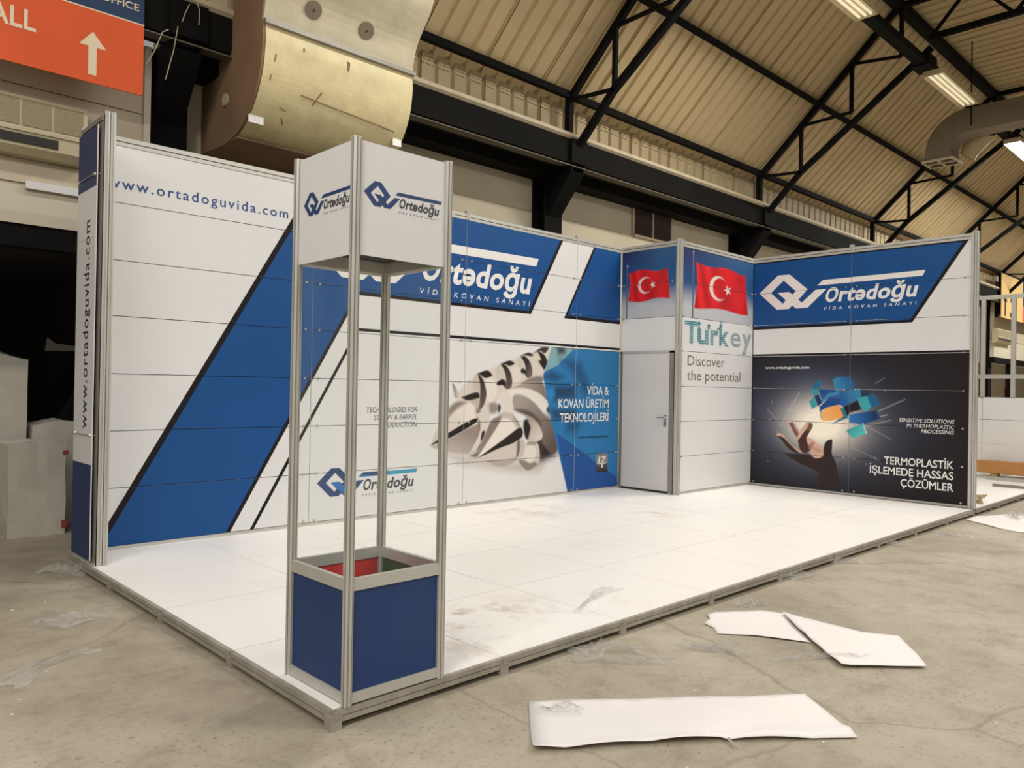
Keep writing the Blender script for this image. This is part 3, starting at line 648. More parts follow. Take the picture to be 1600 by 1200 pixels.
# cable tray and lamps
t = thing('cable_tray', 'dark cable tray carrying the ceiling lamps along the hall', 'cable tray', (14, 2.0, 7.42))
b = MB(); b.box(4, 1.92, 7.42, 48, 2.10, 7.55); part('tray_body', b, M_GIRD, t)
for X in TX[2:5]:
    b = MB(); b.box(X - .22, 1.86, 7.38, X + .22, 2.16, 7.60); part('junction_box', b, M_BLACK, t)
def lamp(x0, x1, label, lit=False):
    t = thing('strip_light', label, 'ceiling lamp', ((x0 + x1) / 2, 1.89, 7.28), 'strip lamps under the cable tray')
    z = 7.28
    b = MB(); b.box(x0, 1.73, z + .05, x1, 2.05, z + .10)
    b.add([(x0, 1.73, z + .05), (x1, 1.73, z + .05), (x1, 1.715, z), (x0, 1.715, z)], [(0, 1, 2, 3)])
    b.add([(x0, 2.05, z + .05), (x1, 2.05, z + .05), (x1, 2.065, z), (x0, 2.065, z)], [(0, 1, 2, 3)])
    b.box(x0 - .02, 1.715, z, x0, 2.065, z + .10); b.box(x1, 1.715, z, x1 + .02, 2.065, z + .10)
    part('housing', b, M_LAMPW, t)
    for y in (1.80, 1.89, 1.98):
        b = MB(); b.cyl((x0 + .03, y, z + .025), (x1 - .03, y, z + .025), 0.02, 10)
        part('tube', b, M_LIT if lit else M_TUBE, t, 'lit white tube' if lit else None)
    for x in (x0 + .15, x1 - .15):
        b = MB(); b.box(x - .06, 1.84, z + .1, x + .06, 1.94, 7.419); part('bracket', b, M_LAMPW, t)
lamp(8.1, 10.27, 'dim strip lamp cut by the top edge of the picture')
lamp(13.3, 15.36, 'dim strip lamp in the middle of the cable tray')
lamp(18.55, 20.7, 'brightly lit strip lamp at the right edge', True)
lamp(23.7, 25.8, 'far lit strip lamp beyond the bright one', True)

# bent ventilation duct
DX = 16.0
t = thing('ventilation_duct', 'grey-beige ceiling duct bending down to a square grille', 'duct', (DX, 2.5, 6.35))
b = MB(); path = []
c0 = (2.02, 6.58)     # centre of the bend (y, z)
for k in range(13):
    a = math.pi / 2 * k / 12
    path.append((c0[0] + math.sin(a) * 0.55, c0[1] + math.cos(a) * 0.55, a))
hw = 0.26
def duct_ring(y, z, a, h):
    ny, nz = math.sin(a), math.cos(a)
    return [(DX - hw, y - ny * h, z - nz * h), (DX + hw, y - ny * h, z - nz * h), (DX + hw, y + ny * h, z + nz * h), (DX - hw, y + ny * h, z + nz * h)]
rings = [duct_ring(-9.0, 7.13, 0, 0.24)] + [duct_ring(y, z, a, 0.24) for y, z, a in path] + [duct_ring(2.57, 6.42, math.pi / 2, 0.28)]
vs = [p for r in rings for p in r]
fs = []
for i in range(len(rings) - 1):
    for j in range(4):
        fs.append((i * 4 + j, i * 4 + (j + 1) % 4, (i + 1) * 4 + (j + 1) % 4, (i + 1) * 4 + j))
b.add(vs, fs); part('duct_body', b, M_VENT, t)
b = MB(); n = 16
rr = []
for (y, z, r) in ((1.9, 6.98, .20), (2.05, 6.93, .22), (2.22, 6.72, .17), (2.26, 6.60, .15)):
    rr.append([(DX + .62 + r * math.cos(2 * math.pi * k / n), y + r * 0.9 * math.sin(2 * math.pi * k / n), z + 0.1 * math.sin(2 * math.pi * k / n)) for k in range(n)])
b.add([p for r in rr for p in r], [(i * n + k, i * n + (k + 1) % n, (i + 1) * n + (k + 1) % n, (i + 1) * n + k) for i in range(3) for k in range(n)])
part('flexible_collar', b, M_CLAD, t, 'ribbed beige collar beside the outlet')
gr = MB()
for y in (2.28, 2.57, 2.86): gr.box(DX - .29, y - .02, 6.39, DX + .29, y + .02, 6.43)
for x in (DX - .28, DX, DX + .28): gr.box(x - .02, 2.28, 6.39, x + .02, 2.86, 6.43)
part('outlet_grille', gr, M_LEDGE, t)
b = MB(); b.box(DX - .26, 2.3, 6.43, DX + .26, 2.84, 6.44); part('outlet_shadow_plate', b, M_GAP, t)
for y in (1.95, -1.0):
    b = MB(); b.cyl((DX - .27, y, 7.0), (DX - .27, y, 8.7), 0.012, 6); part('hanger_rod', b, M_BLACK, t)

# ================================================================== big duct hood behind the long wall
PR = [(3.86, 6.10), (3.945, 5.83), (4.035, 5.67), (4.24, 5.42), (4.315, 5.19), (4.324, 5.10)]
PR2 = [(4.309, 5.078), (4.292, 4.955), (4.297, 4.845), (4.338, 4.63), (4.43, 4.44), (4.55, 4.29), (4.70, 4.165), (4.88, 4.085)]
def smooth_line(p, k=4):
    out = []
    for i in range(len(p) - 1):
        a, b_, c, d = p[max(i - 1, 0)], p[i], p[i + 1], p[min(i + 2, len(p) - 1)]
        for j in range(k):
            t_ = j / k
            out.append(tuple(.5 * (2 * b_[n] + (c[n] - a[n]) * t_ + (2 * a[n] - 5 * b_[n] + 4 * c[n] - d[n]) * t_ ** 2 + (3 * b_[n] - a[n] - 3 * c[n] + d[n]) * t_ ** 3) for n in (0, 1)))
    return out + [p[-1]]
PR = smooth_line(PR); PR2 = smooth_line(PR2)
x0, x1 = 1.684, 3.50
t = thing('duct_hood', 'big cream curved duct casing hanging above the white back wall', 'duct', (2.6, 4.9, 4.05))
def skin(pr, xa, xb, th):
    mb = MB(); n = len(pr); vs = []
    for x in (xa, xb):
        for y, z in pr: vs.append((x, y, z))
        for y, z in reversed(pr): vs.append((x, y + th, z + th * .3))
    m = 2 * n
    fs = [(i, (i + 1) % m, m + (i + 1) % m, m + i) for i in range(m)]
    fs += [tuple(range(m)), tuple(range(2 * m - 1, m - 1, -1))]
    return mb.add(vs, fs)
part('upper_skin', skin(PR, x0, x1 + .02, 0.03), M_DUCT2, t)
part('lower_skin', skin(PR2, x0 + .02, x1, 0.03), M_DUCT, t)
b = MB(); b.box(x0, 4.262, 5.068, x1 + .02, 4.345, 5.112); part('seam_flange', b, M_ALUD, t)
prof = PR + PR2 + [(5.15, 4.04), (5.77, 4.06), (5.775, 4.80), (5.33, 4.82), (5.33, 4.99), (5.0, 5.0), (5.0, 6.1)]
b = MB(); b.add([(x0 - .012, y, z) for y, z in prof] + [(x0 + .01, y, z) for y, z in prof],
                [tuple(range(len(prof))), tuple(range(2 * len(prof) - 1, len(prof) - 1, -1))] + [(i, (i + 1) % len(prof), len(prof) + (i + 1) % len(prof), len(prof) + i) for i in range(len(prof))])
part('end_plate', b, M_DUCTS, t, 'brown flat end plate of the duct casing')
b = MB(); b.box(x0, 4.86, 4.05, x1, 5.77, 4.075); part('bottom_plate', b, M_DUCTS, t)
for (u, zz, nm) in ((2.20, 5.36, 0), (2.84, 5.36, 0)):
    y = 4.24 + (5.42 - zz) * .32
    b = MB(); b.cyl((u, y - .012, zz - .006), (u, y + .03, zz + .015), 0.09, 20); part('round_pad', b, M_VENT, t, 'round grey fixing pad')
    b = MB(); b.cyl((u, y - .02, zz - .01), (u, y + .01, zz), 0.012, 8); part('pin', b, M_GAP, t)
b = MB(); b.cyl((x0 - .03, 5.127, 4.51), (x0 - .01, 5.127, 4.51), 0.065, 18); part('round_pad', b, M_LEDGE, t)
b = MB()
for (xa, za, xb, zb_) in ((2.64, 4.97, 2.64, 4.88), (2.66, 4.96, 2.65, 4.87), (2.12, 4.95, 2.12, 4.91), (2.30, 4.44, 2.37, 4.58), (1.97, 4.35, 2.04, 4.33), (2.02, 4.27, 2.07, 4.22), (1.82, 4.80, 1.79, 4.55), (2.15, 4.50, 2.6, 4.47), (2.62, 4.47, 3.1, 4.44), (3.12, 4.44, 3.36, 4.42)):
    def yy(z):
        for (ya, z0_), (yb, z1_) in zip(PR2[:-1], PR2[1:]):
            if z1_ <= z <= z0_: return ya + (yb - ya) * (z0_ - z) / (z0_ - z1_)
        return 4.35
    b.beam((xa, yy(za) - .004, za), (xb, yy(zb_) - .004, zb_), 0.012, 0.008, (0, 1, 0))
part('scuff_marks', b, M_DUCTS, t, kind='stuff')
b = MB(); b.box(x1 - .14, 4.47, 4.28, x1 - .02, 4.53, 4.36); part('torn_foil', b, M_CHROME, t)
b = MB(); b.box(x0 + .0, 4.60, 4.16, x0 + .16, 4.62, 4.26); part('tape_patch', b, M_PAPER, t)

# ================================================================== office bay at the left: fascia, banner, air conditioner, dark opening
b = MB(); b.box(-8, 5.32, 2.93, 0.95, 5.45, 3.30)
wl = struct('wall_left', b, M_FASCIA2)
for (z0, z1) in ((3.305, 3.52), (3.525, 4.19), (4.20, 4.60), (4.61, 4.89)):
    b = MB(); b.box(-8, 5.30, z0, 0.90, 5.44, z1); part('fascia_panel', b, M_FASCIA, wl)
b = MB(); b.box(0.895, 5.28, 2.93, 0.96, 5.46, 4.89); part('corner_trim', b, M_FASCIA2, wl)
b = MB(); b.box(-.12, 5.27, 3.255, 0.9, 5.31, 3.325); part('cable_duct', b, M_WHITE, wl)
b = MB(); b.box(-8, 5.34, 2.72, 0.98, 5.5, 2.93); struct('trim_1', b, M_BLACK)
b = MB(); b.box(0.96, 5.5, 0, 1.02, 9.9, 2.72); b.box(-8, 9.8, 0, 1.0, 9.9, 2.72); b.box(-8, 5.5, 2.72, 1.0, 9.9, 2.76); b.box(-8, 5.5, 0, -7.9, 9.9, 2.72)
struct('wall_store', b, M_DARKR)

t = thing('direction_banner', 'orange and navy direction banner with white arrow at the top left', 'banner', (-1, 4.9, 4.24))
b = MB(); b.box(-2.8, 4.895, 4.242, 0.755, 4.91, 4.912); part('orange_sheet', b, M_ORANGE, t)
b = MB(); b.box(-2.8, 4.895, 4.922, 0.755, 4.91, 5.60); part('navy_sheet', b, M_BNAVY, t)
b = MB(); b.box(-2.8, 4.893, 4.911, 0.755, 4.909, 4.923); part('white_stripe', b, M_BTEXT, t)
def map_ban(u, v, d): return (u, 4.895 - d, v)
place(text_bm('ALL', -0.50, -0.145, 4.558, 0.172, bold=0.02), 'lettering', M_BTEXT, t, map_ban, .003)
place(text_bm('OFFICE', 0.37, 0.707, 5.038, 0.064, bold=0.012), 'lettering', M_BTEXT, t, map_ban, .003)
place(poly_bm([[[(.275, 4.312), (.345, 4.312), (.345, 4.572), (.425, 4.572), (.311, 4.711), (.197, 4.572), (.275, 4.572)]]]), 'arrow', M_BTEXT, t, map_ban, .003)

def aircon(x0, x1, zb0, y, label, detail=True):
    t = thing('air_conditioner', label, 'air conditioner', ((x0 + x1) / 2, y, zb0))
    h = 0.52
    b = MB(); n = 6
    pr = [(y, zb0 + h), (y - .16, zb0 + h), (y - .18, zb0 + .22), (y - .2, zb0 + .2), (y - .19, zb0 + .06), (y - .12, zb0), (y, zb0)]
    b.add([(x0, a, c) for a, c in pr] + [(x1, a, c) for a, c in pr], [tuple(range(7)), tuple(range(13, 6, -1))] + [(i, (i + 1) % 7, 7 + (i + 1) % 7, 7 + i) for i in range(7)])
    part('casing', b, M_AC, t)
    k = 5 if detail else 2
    w = (x1 - x0 - .05) / k
    for i in range(k):
        b = MB(); xa = x0 + .02 + i * w
        b.add([(xa + .01, y - .168, zb0 + h - .03), (xa + w - .01, y - .168, zb0 + h - .03), (xa + w - .01, y - .186, zb0 + .25), (xa + .01, y - .186, zb0 + .25)], [(0, 3, 2, 1)])
        part('grille_panel', b, M_GRILLE, t)
    b = MB(); b.box(x0 + .02, y - .206, zb0 + .085, x1 - .25, y - .185, zb0 + .165); part('air_slot', b, M_GAP, t)
    b = MB(); b.box(x0, y - .215, zb0 + .19, x1, y - .17, zb0 + .215); part('trim_lip', b, M_LEDGE, t)
    return t
aircon(-1.0, 0.345, 3.53, 5.30, 'yellowed air conditioner under the orange banner')

def wrapped(name, label, x0, x1, y0, y1, z0, z1, seed, red=False, bulge=0.03):
    r = random.Random(seed); bm = bmesh.new()
    bmesh.ops.create_cube(bm, size=1.0)
    bmesh.ops.subdivide_edges(bm, edges=bm.edges[:], cuts=5, use_grid_fill=True)
    for v in bm.verts:
        n = v.co.copy()
        j = Vector((r.uniform(-1, 1), r.uniform(-1, 1), r.uniform(-1, 1))) * 0.006
        v.co = Vector((x0 + (v.co.x + .5) * (x1 - x0), y0 + (v.co.y + .5) * (y1 - y0), z0 + (v.co.z + .5) * (z1 - z0)))
        if n.z > -0.49: v.co += j
        if n.z > 0.49: v.co.z += bulge * (1 - 2 * abs(n.x)) * r.uniform(.3, 1)
    me = bpy.data.meshes.new(name); bm.to_mesh(me); bm.free()
    for p in me.polygons: p.use_smooth = False
    t = thing(name, label, 'wrapped stack', ((x0 + x1) / 2, (y0 + y1) / 2, z0))
    part('wrapping', me, M_WRAPW, t)
    if red:
        b = MB(); b.box(x1 - .03, y0 - .012, z0 + .06, x1 + .02, y0 + .05, z0 + .13); b.box(x1 - .03, y0 - .012, z1 - .11, x1 + .02, y0 + .05, z1 - .07)
        part('red_tape', b, mat('faded_red_tape', (150, 62, 58), .6), t)
    return t
wrapped('wrapped_stack', 'white film-wrapped stack standing on the floor left of the stand', -0.17, 0.31, 5.50, 6.1, 0.0, 0.88, 1, True)
wrapped('wrapped_stack', 'tall white wrapped stack behind the shorter one in the dark opening', -0.75, 0.12, 6.2, 6.9, 0.0, 1.70, 2, False, 0.14)
wrapped('wrapped_stack', 'low white wrapped bundle half hidden by the pylon', 0.16, 0.72, 6.15, 6.7, 0.0, 1.02, 3, False, 0.08)
b = MB(); b.add([(.52, 7.2, 1.98), (.85, 7.2, 1.92), (.85, 7.25, 1.86), (.50, 7.25, 1.83)], [(0, 1, 2, 3)])
b.add([(.52, 7.2, 1.98), (.85, 7.2, 1.92), (.85, 7.3, 0.0), (.52, 7.3, 0.0)], [])
single('leaning_sheet', MB().add([(.50, 7.2, 1.83), (.95, 7.2, 1.84), (.95, 7.2, 1.88), (.60, 7.2, 1.92), (.52, 7.2, 1.98), (.50, 7.25, 1.83), (.95, 7.25, 1.84), (.95, 7.25, 1.88), (.60, 7.25, 1.92), (.52, 7.25, 1.98)],
       [(0, 1, 2, 3, 4), (9, 8, 7, 6, 5), (0, 5, 6, 1), (1, 6, 7, 2), (2, 7, 8, 3), (3, 8, 9, 4), (4, 9, 5, 0)]), M_WRAPW, 'pale scrap hanging in the dark opening', 'scrap')

# ================================================================== RAISED PLATFORM
PX = 9.07
pf = thing('raised_platform', 'white raised stand floor with aluminium edge beams', 'platform', (4.5, 2.0, 0))
tile = MB(); tile.box(0.003, 0.003, ZP - .02, 0.997, 0.997, ZP); tile_me = tile.mesh('floor_board')
copies('floor_board', tile_me, M_TILE, pf, [(i, j, 0) for i in range(9) for j in range(4)])
edge_x = MB()
edge_x.box(0.004, -0.022, 0.030, 0.996, 0.010, 0.052); edge_x.box(0.004, -0.016, 0.052, 0.996, 0.010, 0.058); edge_x.box(0.004, -0.022, 0.058, 0.996, 0.002, 0.083)
ex_me = edge_x.mesh('edge_beam')
edge_y = MB()
edge_y.box(-0.022, 0.004, 0.030, 0.010, 0.996, 0.052); edge_y.box(-0.016, 0.004, 0.052, 0.010, 0.996, 0.058); edge_y.box(-0.022, 0.004, 0.058, 0.002, 0.996, 0.083)
ey_me = edge_y.mesh('edge_beam')
M_EDGE = mat('dusty_aluminium', (166, 160, 148), 0.5, metal=0.3, var=0.15, scale=9)
copies('edge_beam', ex_me, M_EDGE, pf, [(i, 0, 0) for i in range(9)])
copies('edge_beam', ey_me, M_EDGE, pf, [(0, j, 0) for j in range(4)])
foot = MB(); foot.box(-.028, -.028, 0, .028, .028, .062); foot.box(-.012, -.031, .05, .012, -.02, .078); foot_me = foot.mesh('levelling_foot')
copies('levelling_foot', foot_me, M_EDGE, pf, [(i, 0, 0) for i in range(0, 10)] + [(0, j, 0) for j in range(1, 5)])
ux = MB(); ux.box(0.4, 0.4, 0.03, 8.8, 3.9, 0.055); part('under_shade_slab', ux, M_GAP, pf)  # dark slab stands in for the shade beneath the boards

# ================================================================== wall building blocks
def panel_grid(parent, us, rows, mapf, prints=None, m=None):
    """individual panels; returns dict (column, row) -> object"""
    out = {}
    for i in range(len(us) - 1):
        for j in range(len(rows) - 1):
            a, b_ = us[i] + .003, us[i + 1] - .003; c, d = rows[j] + .003, rows[j + 1] - .003
            mb = MB(); vs = [mapf(p, q, -dd) for dd in (0, .008) for p, q in ((a, c), (b_, c), (b_, d), (a, d))]
            mb.add(vs, [(0, 1, 2, 3), (7, 6, 5, 4), (0, 4, 5, 1), (1, 5, 6, 2), (2, 6, 7, 3), (3, 7, 4, 0)])
            out[i, j] = part('panel', mb, m or M_WHITE, parent)
    return out

def slab(mapf, u0, u1, v0, v1, d0, d1):
    mb = MB(); vs = [mapf(p, q, dd) for dd in (d0, d1) for p, q in ((u0, v0), (u1, v0), (u1, v1), (u0, v1))]
    return mb.add(vs, [(0, 1, 2, 3), (7, 6, 5, 4), (0, 4, 5, 1), (1, 5, 6, 2), (2, 6, 7, 3), (3, 7, 4, 0)])

def merge(mb, other): return mb.add(other.v, other.f)

def frame(parent, us, rows, mapf, u0, u1, stubs=()):
    part('backing_frame', slab(mapf, u0, u1, rows[0], rows[-1], -.05, -.03), M_GAP, parent)
    r = slab(mapf, u0, u1, TOP - .075, TOP - .044, .004, -.05); part('top_rail', r, M_ALU, parent)
    r = slab(mapf, u0, u1, TOP - .044, TOP - .036, -.006, -.05); part('rail_groove', r, M_GAP, parent)
    r = slab(mapf, u0, u1, TOP - .036, TOP, .004, -.05); part('top_rail', r, M_ALU, parent)
    part('bottom_rail', slab(mapf, u0, u1, ZP, rows[0] - .002, .006, -.05), M_ALU, parent)
    for s in stubs:
        for e in (-.026, .004):
            part('post_head', slab(mapf, s + e, s + e + .022, TOP - .07, TOP + .035, .012, -.03), M_ALU, parent)
    for s in us[1:-1]:
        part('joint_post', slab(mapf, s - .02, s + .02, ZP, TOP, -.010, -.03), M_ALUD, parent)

def clips(parent, mapf, spots, rods=()):
    mb = MB()
    for (u, v) in spots:
        c0 = Vector(mapf(u, v, 0)); c1 = Vector(mapf(u, v, .012)); n = (c1 - c0).normalized()
        s = Vector(mapf(u + 1, v, 0)) - c0; t = Vector(mapf(u, v + 1, 0)) - c0
        k = 10; ring = [(math.cos(2 * math.pi * i / k), math.sin(2 * math.pi * i / k)) for i in range(k)]
        vs = [c0 + s * (a * .015) + t * (b * .015) for a, b in ring] + [c1 + s * (a * .011) + t * (b * .011) for a, b in ring]
        mb.add(vs, [(i, (i + 1) % k, k + (i + 1) % k, k + i) for i in range(k)] + [tuple(range(k, 2 * k))])
    for (u0, u1, v) in rods:
        mb.beam(mapf(u0, v, .008), mapf(u1, v, .008), .005, .005)
    part('panel_clips', mb, M_CHROME, parent, 'small round metal panel clips', 'stuff')

# ================================================================== LONG BACK WALL
US = [0.10, 2.11, 4.115, 6.085, 7.03]
bw = thing('display_wall', 'long white back wall with blue band, screw photograph and white logo', 'display wall', (3.5, 4.03, ZP))
pan = panel_grid(bw, US, ROWS, map_back)
frame(bw, US, ROWS, map_back, 0.10, 7.05, stubs=(4.125, 6.085))
cu, cv = US[1:-1], ROWS[1:-1]
# big band: black outline first, blue inside
k_ = (2.922 - 0.09) / (1.885 - 0.135)       # rise of the slanted edges
def sl(xb, z): return xb + (z - 0.115) / 1.738
OUTB = [[sl(0.145, .115), .115], [sl(1.305, .115), .115], [sl(1.305, 2.440), 2.440], [5.205, 2.440], [5.790, 3.465], [sl(0.145, 3.465), 3.465]]
INB = [[sl(0.205, .115), .115], [sl(1.262, .115), .115], [sl(1.262, 2.478), 2.478], [5.170, 2.478], [5.733, 3.465], [sl(0.205, 3.465), 3.465]]
place(poly_bm([[OUTB]]), 'band_outline', M_INK, bw, map_back, .0008, cu, cv)
place(poly_bm([[INB]]), 'blue_band', M_BLUE, bw, map_back, .0014, cu, cv)
place(poly_bm([[[(5.832, 2.436), (7.027, 2.436), (7.027, 3.465), (6.422, 3.465)]]]), 'band_outline', M_INK, bw, map_back, .0008, cu, cv)
place(poly_bm([[[(5.895, 2.478), (7.027, 2.478), (7.027, 3.465), (6.465, 3.465)]]]), 'blue_band', M_BLUE, bw, map_back, .0014, cu, cv)
place(poly_bm([[[(sl(1.495, .115), .115), (sl(1.533, .115), .115), (sl(1.533, 2.062), 2.062), (7.027, 2.062), (7.027, 2.094), (sl(1.495, 2.094), 2.094)]]]), 'thin_stripe', M_INK, bw, map_back, .0008, cu, cv)
logo(bw, map_back, .0020, 2.03, 2.605, 1.408, 1.40, M_INKW, M_INKW, M_INKW, 'V\u0130DA KOVAN SANAY\u0130', cu, cv)
place(text_bm('www.ortadoguvida.com', 0.20, 1.828, 3.107, 0.088, bold=0.010, space=1.25, ref='d'), 'lettering', M_URL, bw, map_back, .0014, (), cv)
for s, xa, xb, zb_ in (('TECHNOLOGIES FOR', 2.765, 3.432, 1.208), ('SCREW & BARREL', 2.86, 3.432, 1.128), ('PRODUCTION', 2.95, 3.432, 1.046)):
    place(text_bm(s, xa, xb, zb_, .055, shear=0.2), 'lettering', M_INKG, bw, map_back, .0014, (), cv)
logo(bw, map_back, .0014, 2.195, 0.353, .534, .565, M_LOGOB, M_INKG, M_INKG, 'DEV\u0130R KOVAN SANAY\u0130', cu, cv, M_CYAN)
place(poly_bm([[[(2.35, .50), (2.455, .50), (2.58, .39), (2.50, .375), (2.425, .43)]]]), 'logo_accent', M_MIDB, bw, map_back, .0022)
place(poly_bm([[[(2.70, .541), (2.74, .578), (3.05, .580), (3.05, .541)]]]), 'logo_accent', M_LOGOB, bw, map_back, .0022)

SCREW_R = rounded(SCREW[:55]) + SCREW[55:]
HAND_R = HAND[:21] + rounded(HAND[21:])
def screw_painter(x, y):
    rgb = np.tile(s2l((224, 224, 223)), (len(x), 1))
    return paint_list(rgb, x, y, SCREW_R)
for i in (1, 2, 3):
    for j in range(4):
        u0, u1 = US[i] + .003, US[i + 1] - .003
        if i == 1: u0 = 3.58
        picture('picture_print', pan[i, j], map_back, u0, u1, ROWS[j] + .003, (ROWS[j + 1] - .003), .0095, screw_painter, .0006)
for s, xa, xb, zb_ in (('V\u0130DA &', 6.325, 6.80, 1.420), ('KOVAN \u00dcRET\u0130M', 5.752, 6.80, 1.240), ('TEKNOLOJ\u0130LER\u0130', 5.784, 6.797, 1.052)):
    place(text_bm(s, xa, xb, zb_, .118, bold=0.012), 'lettering', M_INKW, bw, map_back, .0016, cu, cv)
place(text_bm('www.ortadoguvida.com', 6.165, 6.80, .82, .038, bold=0.014), 'lettering', M_INK, bw, map_back, .0016, cu, cv)
def badge_painter(x, y):
    t = np.clip((y - .335) / .26, 0, 1)[:, None]
    c = np.where(t > .45, s2l((150, 146, 142)) * (1 - (t - .45)) + s2l((110, 108, 108)) * (t - .45), s2l((52, 48, 46)) * (1 - t / .45) + s2l((90, 86, 84)) * (t / .45))
    return c * 1.0
picture('badge', bw, map_back, 6.545, 6.80, .335, .594, .0095, badge_painter, .0016)
place(text_bm('17', 6.585, 6.765, .47, .085, bold=0.03, shear=.15), 'lettering', M_INKW, bw, map_back, .0024)
place(poly_bm([[[(6.575, .445), (6.76, .452), (6.76, .462), (6.575, .458)]], [[(6.655, .395), (6.685, .395), (6.70, .446), (6.66, .446)]]]), 'badge_mark', M_INKW, bw, map_back, .0024)
sp = []
for s in US[1:-1]:
    for z in ROWS[1:-1]: sp += [(s - .075, z), (s + .075, z)]
    sp += [(s - .06, ROWS[0] + .02), (s + .06, ROWS[0] + .02)]
for z in ROWS[1:-1]: sp.append((6.975, z))
clips(bw, map_back, sp)

# ================================================================== END PYLON
py = thing('end_pylon', 'narrow navy and white pylon with vertical web address at the left end', 'pylon', (0.05, 3.75, ZP))
for x in (0.020, 0.062):
    b = MB(); b.ring((x + .018, 3.465, ZP), (x + .018, 3.465, TOP + .012), [(-.018, -.018), (-.005, -.020), (-.003, -.014), (.003, -.014), (.005, -.020), (.018, -.018), (.018, .018), (-.018, .018)])
    part('post', b, M_ALU, py)
b = MB(); b.box(0.02, 3.452, ZP, .096, 3.475, TOP - .01); part('post_groove', b, M_GAP, py)
b = MB(); b.box(0.012, 4.012, ZP, .05, 4.05, TOP + .01); part('post', b, M_ALU, py)
b = MB(); b.box(0.006, 3.485, TOP - .055, .05, 4.02, TOP - .02); part('top_rail', b, M_ALUD, py)
b = MB(); b.box(0.006, 3.485, ZP, .05, 4.02, ZP + .02); part('bottom_rail', b, M_ALU, py)
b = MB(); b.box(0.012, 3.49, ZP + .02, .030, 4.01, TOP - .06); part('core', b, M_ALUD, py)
b = MB(); b.box(0.084, 3.49, ZP + .02, .096, 4.0, TOP - .02); part('panel', b, M_WHITE, py)
for (z0, z1, m) in ((0.12, .848, M_PNAVY), (.850, 2.60, M_WHITE), (2.602, 2.990, M_WHITE), (2.992, 3.455, M_PNAVY)):
    b = MB(); b.box(-.0125, 3.515, z0, -.004, 4.0, z1); part('panel', b, m, py)
    b = MB(); b.box(-.0128, 3.5135, z0, -.004, 3.516, z1); part('panel_edge', b, M_INKW, py)
place(text_bm('www.ortadoguvida.com', 1.12, 2.745, 3.655, .135, bold=0.006, space=1.15, ref='d'), 'lettering', M_INK, py, map_pyl, .001)
clips(py, lambda u, v, d: (-.0125 - d, v, u), [(1.075, 3.55), (1.075, 3.95), (3.08, 3.55), (3.08, 3.95)])
b = MB(); b.beam((-.02, 3.55, 1.075), (-.02, 3.95, 1.075), .006, .006); b.beam((-.02, 3.55, 3.08), (-.02, 3.95, 3.08), .006, .006)
b.beam((-.018, 3.55, 1.075), (.03, 3.49, 1.075), .008, .008); b.beam((-.018, 3.55, 3.08), (.03, 3.49, 3.08), .008, .008)
part('tie_wire', b, M_CHROME, py)

# ================================================================== CORNER CABIN WITH DOOR AND FLAGS
cb = thing('corner_cabin', 'white corner cabin with flag pictures above its door', 'cabin', (8.0, 3.5, ZP))
UC = [7.10, 9.06]
pc = panel_grid(cb, UC, ROWS, map_cab)
frame(cb, UC, ROWS, map_cab, 7.08, 9.10)
UD = [-4.0, -3.07]
pd = panel_grid(cb, UD, ROWS[4:], map_door)
r = slab(map_door, -4.0, -3.06, TOP - .075, TOP - .044, .004, -.04); part('top_rail', r, M_ALU, cb)
part('rail_groove', slab(map_door, -4.0, -3.06, TOP - .044, TOP - .036, -.006, -.04), M_GAP, cb)
part('top_rail', slab(map_door, -4.0, -3.06, TOP - .036, TOP, .004, -.04), M_ALU, cb)
part('backing_frame', slab(map_door, -4.0, -3.07, 2.03, TOP - .08, -.04, -.02), M_GAP, cb)
for (x, y) in ((7.060, 3.052), (7.095, 3.022)):
    b = MB(); b.ring((x, y, ZP), (x, y, TOP + .012), post_profile(.026)); part('corner_post', b, M_ALU, cb)
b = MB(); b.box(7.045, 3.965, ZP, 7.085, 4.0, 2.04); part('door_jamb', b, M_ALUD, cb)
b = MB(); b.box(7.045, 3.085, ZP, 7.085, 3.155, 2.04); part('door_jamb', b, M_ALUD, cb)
b = MB(); b.box(7.045, 3.085, 2.012, 7.085, 4.0, 2.045); part('door_head', b, M_ALU, cb)
b = MB(); b.box(7.07, 3.16, ZP, 7.09, 3.96, .118); part('door_sill_gap', b, M_GAP, cb)
b = MB(); b.box(7.052, 3.160, .118, 7.085, 3.960, 2.010); door = part('door', b, M_DOOR, cb, 'plain pale cabin door')
b = MB(); b.box(7.040, 3.19, 1.00, 7.054, 3.235, 1.16); b.cyl((7.052, 3.213, 1.125), (7.005, 3.213, 1.125), .011, 10); b.cyl((7.008, 3.205, 1.125), (7.008, 3.33, 1.125), .0105, 10)
hd = part('door_handle', b, M_CHROME, door, 'silver lever handle')
b = MB(); b.box(7.037, 3.207, 1.03, 7.041, 3.219, 1.055); part('keyhole', b, M_GAP, door)

